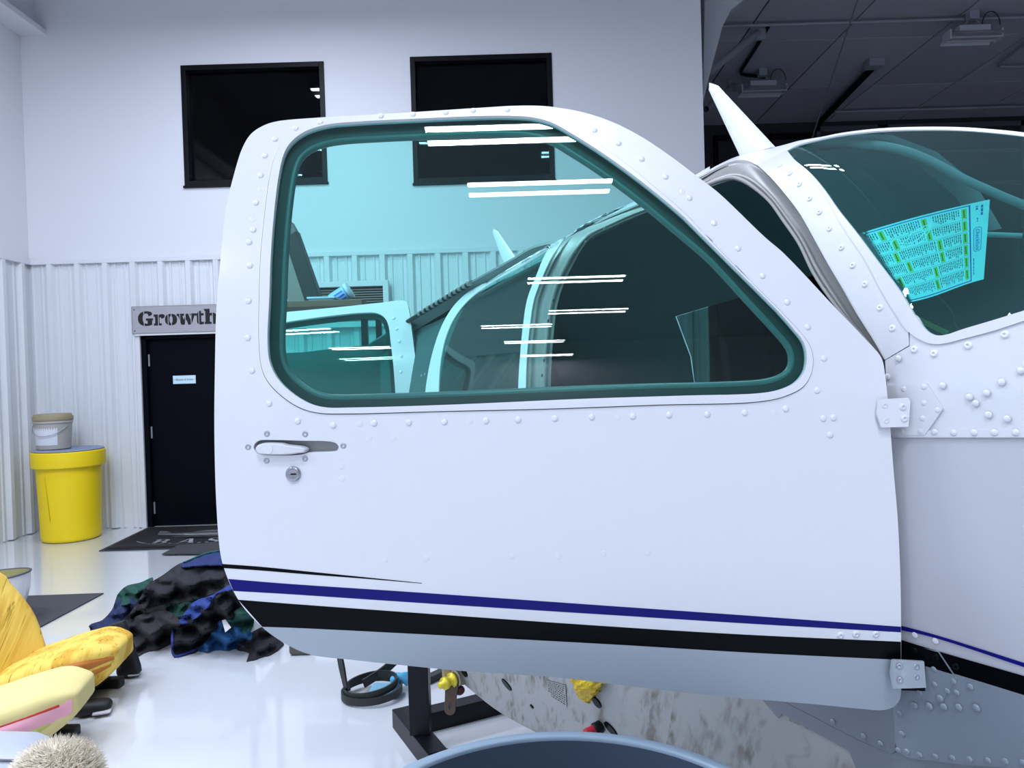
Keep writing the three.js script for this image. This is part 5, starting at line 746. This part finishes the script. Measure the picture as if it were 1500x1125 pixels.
{
  const z1 = -3.78, c1 = atZ(96, 985, z1), L = 0.58, W = 0.46, T = 0.22, yaw = 0.16;
  const root = thing('aircraft_seat', 'aircraft seat stripped to bare yellow foam, its tall back rest leaning left', 'seat', V(c1.x, 0, c1.z), 'stripped aircraft seats');
  part('seat_cushion', seatCushion(c1, L, W, T, 0.15, yaw), foam, root, 'yellow foam seat with brown torn cover along its side');
  part('torn_cover', sideBand(c1, L, W, T, 0.15, yaw, 0.36, 0.985, t => 0.60 - 0.06 * t, t => 0.66 + 0.32 * Math.sin(Math.PI * t), 0.014), brown, root, 'brown torn cover strip');
  part('torn_cover', sideBand(c1, L, W, T, 0.15, yaw, 0.15, 0.96, t => 0.20 + 0.14 * t, t => 0.30 + 0.20 * Math.sin(Math.PI * t) + 0.12 * t, 0.016), brown, root, 'lower brown torn cover strip');
  const bc = atZ(-22, 942, z1 + 0.02); const bg = puff(0.17, 0.66, 0.46, 0.06, 22, q => { const v = q.y / 0.66 + 0.5; q.z *= 1 - 0.25 * sstep(0.55, 1, v) * v; q.x += 0.05 * Math.sin(Math.PI * clamp(v * 1.15, 0, 1)) + 0.012 * (fbm(q.y * 8, q.z * 8, 19) - 0.5); });
  const bq = new THREE.Quaternion().setFromAxisAngle(V(0, 0, 1), 0.36).premultiply(new THREE.Quaternion().setFromAxisAngle(UPY, -0.25)); const back = part('back_rest', place(bg, bc, bq), foam, root, 'thick yellow foam back rest');
  for (const [dz, wd, m, lab] of [[0.235, 0.085, brown, 'brown worn strip down the side of the back rest'], [0.215, 0.04, foamPale, 'pale foam ridge']]) { const pts = []; for (let i = 0; i <= 12; i++) { const v = i / 12; const q = V(0.035 - (m === foamPale ? 0.06 : 0) + 0.05 * Math.sin(Math.PI * v), (v - 0.5) * 0.6, dz * (1 - 0.2 * sstep(0.55, 1, v))); q.applyQuaternion(bq).add(bc); pts.push(q); } const tg = tube(pts, wd / 2, 40, 10); part('worn_strip', tg, m, back, lab); }
  const r2 = part('seat_base', merge([rbox(c1.x - 0.24, c1.x + 0.14, 0.05, c1.y - T / 2 + 0.02, z1 - 0.16, z1 + 0.16, 0.02), rbox(c1.x - 0.28, c1.x + 0.2, 0.0, 0.05, z1 - 0.19, z1 - 0.13, 0.01), rbox(c1.x - 0.28, c1.x + 0.2, 0.0, 0.05, z1 + 0.13, z1 + 0.19, 0.01)]), seatBlack, root, 'black seat frame with rails');
  // black shoe-like ends of the rails
  for (const [x, y, len] of [[138, 1046, 0.16], [189, 990, 0.12]]) { const f = floorAt(x, y); const s = puff(len, 0.075, 0.09, 0.035, 10, (q, h) => { q.y *= 1 - 0.3 * (q.x / len + 0.5); }); place(s, f.clone().setY(0.037), new THREE.Quaternion().setFromAxisAngle(UPY, 0.35)); part('rail_foot', s, seatBlack, root, 'black rounded foot of the rail'); const w = puff(len * 0.5, 0.012, 0.092, 0.006, 4); place(w, f.clone().add(V(len * 0.28, 0.02, 0.006)), new THREE.Quaternion().setFromAxisAngle(UPY, 0.35)); part('foot_edge', w, M({ color: lin(0.5, 0.5, 0.52) }), root, 'pale scuffed edge of the foot'); }
  // a black strap end standing behind the seat's nose
  const a = atZ(163, 880 + 42, -4.0), b = floorAt(186, 996); const st = puff(0.10, 0.30, 0.05, 0.02, 8); place(st, b.clone().add(V(-0.02, 0.16, -0.03)), new THREE.Quaternion().setFromAxisAngle(V(0, 0, 1), 0.28)); part('side_cover', st, seatBlack, root, 'black cover flap by the nose of the seat');
}
{
  const z2 = -3.25, c2 = atZ(18, 1056, z2), L = 0.60, W = 0.44, T = 0.21, yaw = 0.22;
  const root = thing('aircraft_seat', 'second foam seat nearest the viewer with pink and green layers along its side', 'seat', V(c2.x, 0, c2.z), 'stripped aircraft seats');
  part('seat_cushion', seatCushion(c2, L, W, T, 0.15, yaw), foamPale, root, 'pale yellow foam seat');
  part('pink_layer', sideBand(c2, L, W, T, 0.15, yaw, 0.1, 0.97, t => 0.58 - 0.30 * t, t => 0.66 + 0.10 * t, 0.012), pink, root, 'pink foam layer');
  part('green_layer', sideBand(c2, L, W, T, 0.15, yaw, 0.0, 0.86, t => 0.34 - 0.08 * t, t => 0.56 - 0.14 * t, 0.02), green, root, 'pale green foam layer');
  part('yellow_layer', sideBand(c2, L, W, T, 0.15, yaw, 0.0, 0.9, t => 0.08, t => 0.33 - 0.14 * t, 0.014), foam, root, 'dull yellow foam layer');
  part('red_piping', tube(Array.from({ length: 20 }, (_, i) => { const t = i / 19, u = 0.25 + 0.65 * t, tip = sstep(0.6, 1.02, u); return V((u - 0.5) * L, 0.2 * T * (1 - 0.45 * tip * tip) + 0.15 * (u - 0.4), W / 2 * (1 - 0.42 * tip * tip) * 0.985).applyAxisAngle(UPY, yaw).add(c2); }), 0.006, 60, 6), M({ color: srgb(200, 50, 30) }), root, 'red piping along the seam');
  part('seat_base', merge([rbox(c2.x - 0.26, c2.x + 0.12, 0.04, c2.y - T / 2 + 0.02, z2 - 0.15, z2 + 0.13, 0.02), rbox(c2.x - 0.28, c2.x + 0.2, 0, 0.05, z2 - 0.17, z2 - 0.11, 0.01), rbox(c2.x - 0.28, c2.x + 0.2, 0, 0.05, z2 + 0.08, z2 + 0.14, 0.01)]), M({ color: lin(0.02, 0.025, 0.04), roughness: 0.6 }), root, 'dark blue black seat frame');
}
// ---------------------------------------------------------------- white fairing shell, grey slab and sheepskin at the left edge
{
  const f = floorAt(8, 925); const root = thing('fairing_shell', 'white bowl-shaped fairing shell with an olive inside lying behind the foam seats', 'fairing', f.clone());
  const L = 0.62, Hh = 0.31, W = 0.2; const shell = (k, m, name, lab) => { const rows = []; for (let j = 0; j <= 16; j++) { const a = j / 16 * Math.PI / 2; const r = []; for (let i = 0; i <= 40; i++) { const b = i / 40 * Math.PI * 2; const cb = Math.cos(b), sb = Math.sin(b); r.push(V(f.x - 0.22 + (L / 2 * k) * Math.sign(cb) * Math.pow(Math.abs(cb), 0.9) * Math.pow(Math.sin(a), 0.7), 0.02 + Hh - (Hh * k) * Math.pow(Math.cos(a), 0.75) + 0.03 * cb * Math.sin(a), f.z - 0.1 + (W * k) * sb * Math.pow(Math.sin(a), 0.7))); } rows.push(r); } return rows; };
  const o = shell(1, 0), n = shell(0.965, 0).map(r => r.slice().reverse()); part('outer_shell', loft(o.map(r => r.slice())), mat.white2, root, 'white outer shell'); part('inner_face', loft(n), M({ color: srgb(170, 165, 110), roughness: 0.8 }), root, 'olive yellow inside');
  part('shell_edge', tube(o[16].slice(0, 40), 0.007, 120, 6, true), M({ color: lin(0.10, 0.10, 0.12) }), root, 'dark chipped edge');
}
{
  const z = -2.55, a = atZ(40, 1074, z), root = thing('metal_slab', 'long grey metal control surface lying beside the pale foam seat', 'panel', V(a.x, 0, z));
  const pr = [[-0.0, 0.0], [0.05, 0.012], [0.10, 0.03], [0.13, 0.06], [0.135, 0.085], [0.10, 0.115], [0.0, 0.125], [-0.14, 0.09], [-0.22, 0.055], [-0.22, 0.05], [-0.1, 0.02]];
  const rows = []; for (let k = 0; k <= 14; k++) { const t = k / 14; const x = a.x + 0.03 - t * 0.9, s = k === 0 ? 0.5 : k === 1 ? 0.86 : 1; rows.push(pr.map(p => V(x + (k === 0 ? 0.0 : -0.02), a.y - 0.1 + (p[1] - 0.06) * s, z + p[0] * s - t * 0.1))); rows[k].push(rows[k][0].clone()); }
  part('skin', loft(rows), M({ color: lin(0.50, 0.53, 0.60), roughness: 0.4 }), root, 'pale grey skin'); part('end_cap', loft([rows[0], rows[0].map(() => V(a.x + 0.035, a.y - 0.1, z + 0.0))].map(r => r.slice()).reverse()), M({ color: lin(0.42, 0.45, 0.52), roughness: 0.4 }), root);
  part('ridge', tube(rows.map(r => r[5].clone().add(V(0, 0.003, 0))), 0.004, 40, 6), M({ color: lin(0.16, 0.17, 0.19) }), root, 'dark seam along the edge');
  part('trestle', merge([rbox(a.x - 0.72, a.x - 0.66, 0, a.y - 0.16, z - 0.2, z + 0.1, 0.006), rbox(a.x - 0.2, a.x - 0.14, 0, a.y - 0.16, z - 0.15, z + 0.1, 0.006)]), mat.steelBlack, root, 'dark legs under the slab');
}
{ // sheepskin: a soft mound with a coat of tufts
  const z = -2.45, top = atZ(80, 1097, z), H = top.y; const root = thing('sheepskin', 'fluffy cream sheepskin cover heaped at the lower left', 'sheepskin', V(top.x, 0, z)); root.userData.kind = 'thing';
  const R = 0.088; const f = (a, v) => { const w = 1 + 0.08 * noise2(a * 2 + 9, v * 4, 3); const rr = R * (v < 0.78 ? 1.05 - 0.12 * v : (1.05 - 0.094) * Math.sqrt(Math.max(0, 1 - ((v - 0.78) / 0.22) ** 2))) * w; return V(top.x + rr * 1.35 * Math.cos(a), H * (v < 0.78 ? v : 0.78 + (v - 0.78)) , z + rr * Math.sin(a)); };
  const rows = []; for (let j = 0; j <= 24; j++) rows.push(Array.from({ length: 37 }, (_, i) => f((i % 36) / 36 * Math.PI * 2, j / 24))); part('hide', loft(rows.map(r => r.reverse())), M({ color: lin(0.75, 0.68, 0.56), roughness: 1 }), root);
  const r = rng(77), N = 9000; const tg = new THREE.ConeGeometry(0.0042, 0.034, 4); tg.translate(0, 0.017, 0); const im = new THREE.InstancedMesh(tg, M({ color: lin(1, 1, 1), roughness: 1 }), N); const o = new THREE.Object3D(), w = worldPos(root), col = new THREE.Color();
  for (let i = 0; i < N; i++) { const a = r() * Math.PI * 2, v = 0.25 + 0.75 * Math.pow(r(), 0.8); const p = f(a, v); const n = V(Math.cos(a), sstep(0.7, 1, v) * 1.6, Math.sin(a) * 1.2).normalize().add(V(r() - 0.5, r() - 0.7, r() - 0.5).multiplyScalar(1.1)).normalize(); o.position.copy(p).sub(w); o.quaternion.setFromUnitVectors(UPY, n); o.scale.set(1, 0.6 + 0.8 * r(), 1); o.updateMatrix(); im.setMatrixAt(i, o.matrix); const k = 0.78 + 0.27 * r(); im.setColorAt(i, col.setRGB(0.95 * k, 0.87 * k, 0.72 * k)); }
  im.name = numbered('wool'); im.userData.kind = 'stuff'; shade(im); root.add(im);
}
// ---------------------------------------------------------------- under the door: stand, belt, drum
{
  const A0 = floorAt(575, 1066), dir = V(0.45, 0, 0.893), per = V(0.893, 0, -0.45); const w = 0.085; const a0 = A0.clone().addScaledVector(per, w / 2).setY(w / 2);
  const root = thing('steel_stand', 'black square tube steel stand on the floor below the cabin door', 'stand', a0.clone().setY(0));
  part('base_tube', bar(a0, a0.clone().addScaledVector(dir, 1.0), w, w), mat.steelBlack, root);
  const b0 = a0.clone().addScaledVector(dir, 0.09).addScaledVector(per, w / 2); part('cross_tube', bar(b0, b0.clone().addScaledVector(per, 1.15), w, w), mat.steelBlack, root);
  const u = a0.clone().addScaledVector(dir, 0.30); const up = atZ(613, 1000, u.z); u.x = up.x; u.z = a0.z + (u.x - a0.x) * dir.z / dir.x; part('upright', bar(u.clone().setY(w), u.clone().setY(0.98), w, w), mat.steelBlack, root);
  const e = b0.clone().addScaledVector(per, 0.86); part('support_post', bar(e.clone().setY(w), e.clone().setY(0.63), w, w), mat.steelBlack, root, 'post under the belly of the aircraft');
  for (const p of [a0.clone().addScaledVector(dir, 0.27), a0.clone().addScaledVector(dir, 0.47)]) part('weld_bead', bar(p.clone().setY(w + 0.002).addScaledVector(per, -w / 2), p.clone().setY(w + 0.002).addScaledVector(per, w / 2), 0.006, 0.006, 0.002), mat.steelBlack, root);
}
{ // coiled belt with its ends up
  const c = floorAt(547, 1020); const root = thing('rubber_belt', 'coiled black rubber strip with two ends sticking up', 'strip', c.clone());
  const ribbon = (pts, w, t, n = 120) => { const cv = new THREE.CatmullRomCurve3(pts, false, 'centripetal'); const rows = [[], [], [], []]; for (let i = 0; i <= n; i++) { const p = cv.getPoint(i / n), T = cv.getTangent(i / n); const s = T.clone().cross(UPY).normalize(); if (!s.lengthSq()) s.set(1, 0, 0); const u = s.clone().cross(T).normalize(); [[-1, -1], [1, -1], [1, 1], [-1, 1]].forEach(([a, b], k) => rows[k].push(p.clone().addScaledVector(s, a * t / 2).addScaledVector(u, b * w / 2))); } rows.push(rows[0].map(v => v.clone())); return toCreasedNormals(loft(rows.map(r => r.slice().reverse())), 0.7); };
  const R = 0.155, pts = []; for (let i = 0; i <= 40; i++) { const a = i / 40 * Math.PI * 4.2 + 2.6; const q = i / 40, R2 = R * (1 - 0.24 * q); pts.push(V(c.x + R2 * Math.cos(a) - 0.012 * q, 0.022 + 0.05 * q + 0.02 * q * Math.cos(a), c.z - R2 * 0.92 * Math.sin(a))); }
  part('coil', ribbon(pts, 0.034, 0.009, 200), mat.rubber, root);
  const l0 = pts[0].clone(); part('loose_end', ribbon([V(c.x - 0.13, 0.05, c.z + 0.02), V(c.x - 0.145, 0.10, c.z + 0.0), V(c.x - 0.165, 0.19, c.z - 0.02)], 0.045, 0.01, 20), mat.rubber, root, 'upright loose end'); part('loose_end', ribbon([V(c.x - 0.06, 0.04, c.z - 0.06), V(c.x + 0.04, 0.08, c.z - 0.14), V(c.x + 0.13, 0.15, c.z - 0.19)], 0.045, 0.01, 24), mat.rubber, root, 'second loose end pointing back');
  const rc = c.clone().add(V(0.06, 0, 0.0)); const rr = puff(0.15, 0.045, 0.10, 0.022, 14, q => { q.y += 0.03 * (fbm(q.x * 16, q.z * 16, 5) - 0.5); q.z += 0.04 * (fbm(q.x * 12 + 4, q.y * 9, 8) - 0.5); }); rr.translate(rc.x, 0.032, rc.z);
  solo('shop_rag', rr, M({ color: srgb(120, 170, 192), roughness: 0.9 }), 'crumpled pale blue shop rag inside the rubber coil', 'rag', rc.clone());
  const r3 = puff(0.10, 0.05, 0.07, 0.02, 10, q => { q.y += 0.04 * (fbm(q.x * 26, q.z * 20, 15) - 0.5); }); const rp = floorAt(586, 1012); r3.translate(rp.x, 0.055, rp.z - 0.02); solo('shop_rag', r3, M({ color: srgb(90, 175, 215), roughness: 0.9 }), 'blue shop rag between the rubber coil and the black stand', 'rag', rp.clone());
}
{ // grey strip lying behind the stand
  const a = floorAt(622, 1003), b = floorAt(700, 966); const g = bar(a.clone().setY(0.02), b.clone().setY(0.02), 0.05, 0.035, 0.006); solo('rubber_strip', g, M({ color: lin(0.05, 0.05, 0.05), roughness: 0.7 }), 'dark flat strip lying on the floor behind the black stand', 'strip', a.clone());
  const f = floorAt(440, 960); const fg = puff(0.13, 0.07, 0.1, 0.02, 8); fg.translate(f.x, 0.036, f.z - 0.04); solo('wood_block', fg, M({ color: lin(0.11, 0.10, 0.085), roughness: 0.8 }), 'small brown block on the floor just under the door edge', 'block', f.clone());
}
{ // grey drum below the door
  const H = 0.95, k = V(0.055, 0, -0.99), R = 0.35; const root = thing('open_drum', 'open blue grey plastic drum below the door, only its rim in view', 'drum', k.clone());
  const o = lathe([[0, 0], [R * 0.86, 0], [R * 0.88, 0.02], [R * 0.98, H - 0.07], [R, H - 0.06], [R, H - 0.02]], 96); o.translate(k.x, 0, k.z); part('outer_wall', o, mat.drum, root);
  const i = lathe([[R - 0.018, H - 0.006], [R * 0.94, H - 0.08], [R * 0.84, 0.03], [0, 0.03]], 96); i.translate(k.x, 0, k.z); part('inner_wall', i, mat.drum, root, 'dark inside of the drum');
  const r = lathe([[R - 0.004, H - 0.05], [R + 0.006, H - 0.045], [R + 0.008, H - 0.01], [R + 0.004, H], [R - 0.012, H + 0.001], [R - 0.018, H - 0.004], [R - 0.018, H - 0.02]], 96); r.translate(k.x, 0, k.z); part('rim', r, mat.drumRim, root, 'worn pale blue rim');
}
// ---------------------------------------------------------------- behind the door window: rack, leaning slab, bottle
{
  const z = -6.2, y = atZ(430, 450, z).y, x0 = atZ(362, 450, z).x, x1 = atZ(548, 450, z).x; const root = thing('storage_rack', 'tall rack with a brown top board seen through the door window', 'rack', V((x0 + x1) / 2, 0, z));
  part('top_board', rbox(x0, x1, y - 0.05, y, z - 0.4, z + 0.5, 0.006), M({ color: lin(0.16, 0.10, 0.07), roughness: 0.7 }), root); part('shelf', rbox(x0, x1, 0.9, 0.94, z - 0.4, z + 0.3, 0.006), M({ color: lin(0.16, 0.10, 0.07), roughness: 0.7 }), root);
  for (const x of [x0 + 0.03, x1 - 0.03]) for (const dz of [-0.37, 0.27]) part('leg', rbox(x - 0.025, x + 0.025, 0, y - 0.05, z + dz - 0.025, z + dz + 0.025, 0.004), mat.steelBlack, root);
  const slabRoot = thing('leaning_slab', 'tall dark slab with a grey tip and paler side leaning on the rack behind the door window', 'slab', V(x0, 0, z));
  const zz = z + 0.0; const s = [[428, 352], [433, 340], [462, 452], [477, 452], [438, 337]];
  const pr = (pts, d, m, n, lab) => { const sh = new THREE.Shape(pts.map(p => { const q = atZ(p[0], p[1], zz); return new THREE.Vector2(q.x, q.y); })); const g = new THREE.ExtrudeGeometry(sh, { depth: d, bevelEnabled: true, bevelSize: 0.006, bevelThickness: 0.006, bevelSegments: 2 }); g.translate(0, 0, zz - d); part(n, g, m, slabRoot, lab); };
  pr([[417, 350], [433, 339], [474, 454], [452, 456]], 0.12, M({ color: lin(0.022, 0.026, 0.028), roughness: 0.5 }), 'dark_face'); pr([[418, 331], [426, 326], [433, 338.5], [418, 350]], 0.08, M({ color: lin(0.16, 0.15, 0.145), roughness: 0.6 }), 'tip', 'grey tip');
  pr([[408, 365], [417, 351], [451, 456], [426, 456]], 0.05, M({ color: lin(0.26, 0.25, 0.23), roughness: 0.7 }), 'side_face', 'paler grey side');
  const bz = z + 0.12, b0 = atZ(486, 442, bz), b1 = atZ(513, 424, bz); const bq = new THREE.Quaternion().setFromUnitVectors(UPY, b1.clone().sub(b0).normalize()); const BL = b0.distanceTo(b1);
  const bt = thing('plastic_bottle', 'clear blue plastic bottle with dark blue stripes tipped on the rack', 'bottle', b0.clone()); const bm = MP({ color: lin(0.30, 0.52, 0.85), roughness: 0.3 });
  part('body', place(lathe([[0, 0], [0.055, 0], [0.06, 0.01], [0.06, BL * 0.72], [0.05, BL * 0.8], [0, BL * 0.8]], 28), b0, bq), bm, bt); part('cap', place(lathe([[0.05, BL * 0.8], [0.066, BL * 0.82], [0.066, BL], [0, BL]], 28), b0, bq), M({ color: lin(0.55, 0.68, 0.80), roughness: 0.4 }), bt, 'pale blue cap');
  for (const a of [-0.5, 0, 0.5]) { const st = new THREE.CylinderGeometry(0.062, 0.062, BL * 0.6, 6, 1, true, a - 0.1 + Math.PI * 0.08, 0.2); st.translate(0, BL * 0.4, 0); part('stripe', place(st, b0, bq), M({ color: lin(0.03, 0.10, 0.62), roughness: 0.4, side: THREE.DoubleSide }), bt); }
  const t0 = atZ(470, 447, bz), t1 = atZ(502, 441, bz); const tr = thing('plastic_tray', 'pale blue plastic tray under the tipped bottle', 'tray', V(t0.x, y, bz)); part('tray_wall', rbox(t0.x - 0.02, t1.x, y, t1.y, bz + 0.1, bz + 0.3, 0.012), M({ color: lin(0.30, 0.50, 0.66), roughness: 0.4 }), tr); part('tray_lip', rbox(t0.x - 0.03, t1.x + 0.01, t1.y - 0.008, t1.y + 0.008, bz + 0.09, bz + 0.31, 0.004), M({ color: lin(0.45, 0.62, 0.75), roughness: 0.4 }), tr);
}
renderer.render(scene, camera);
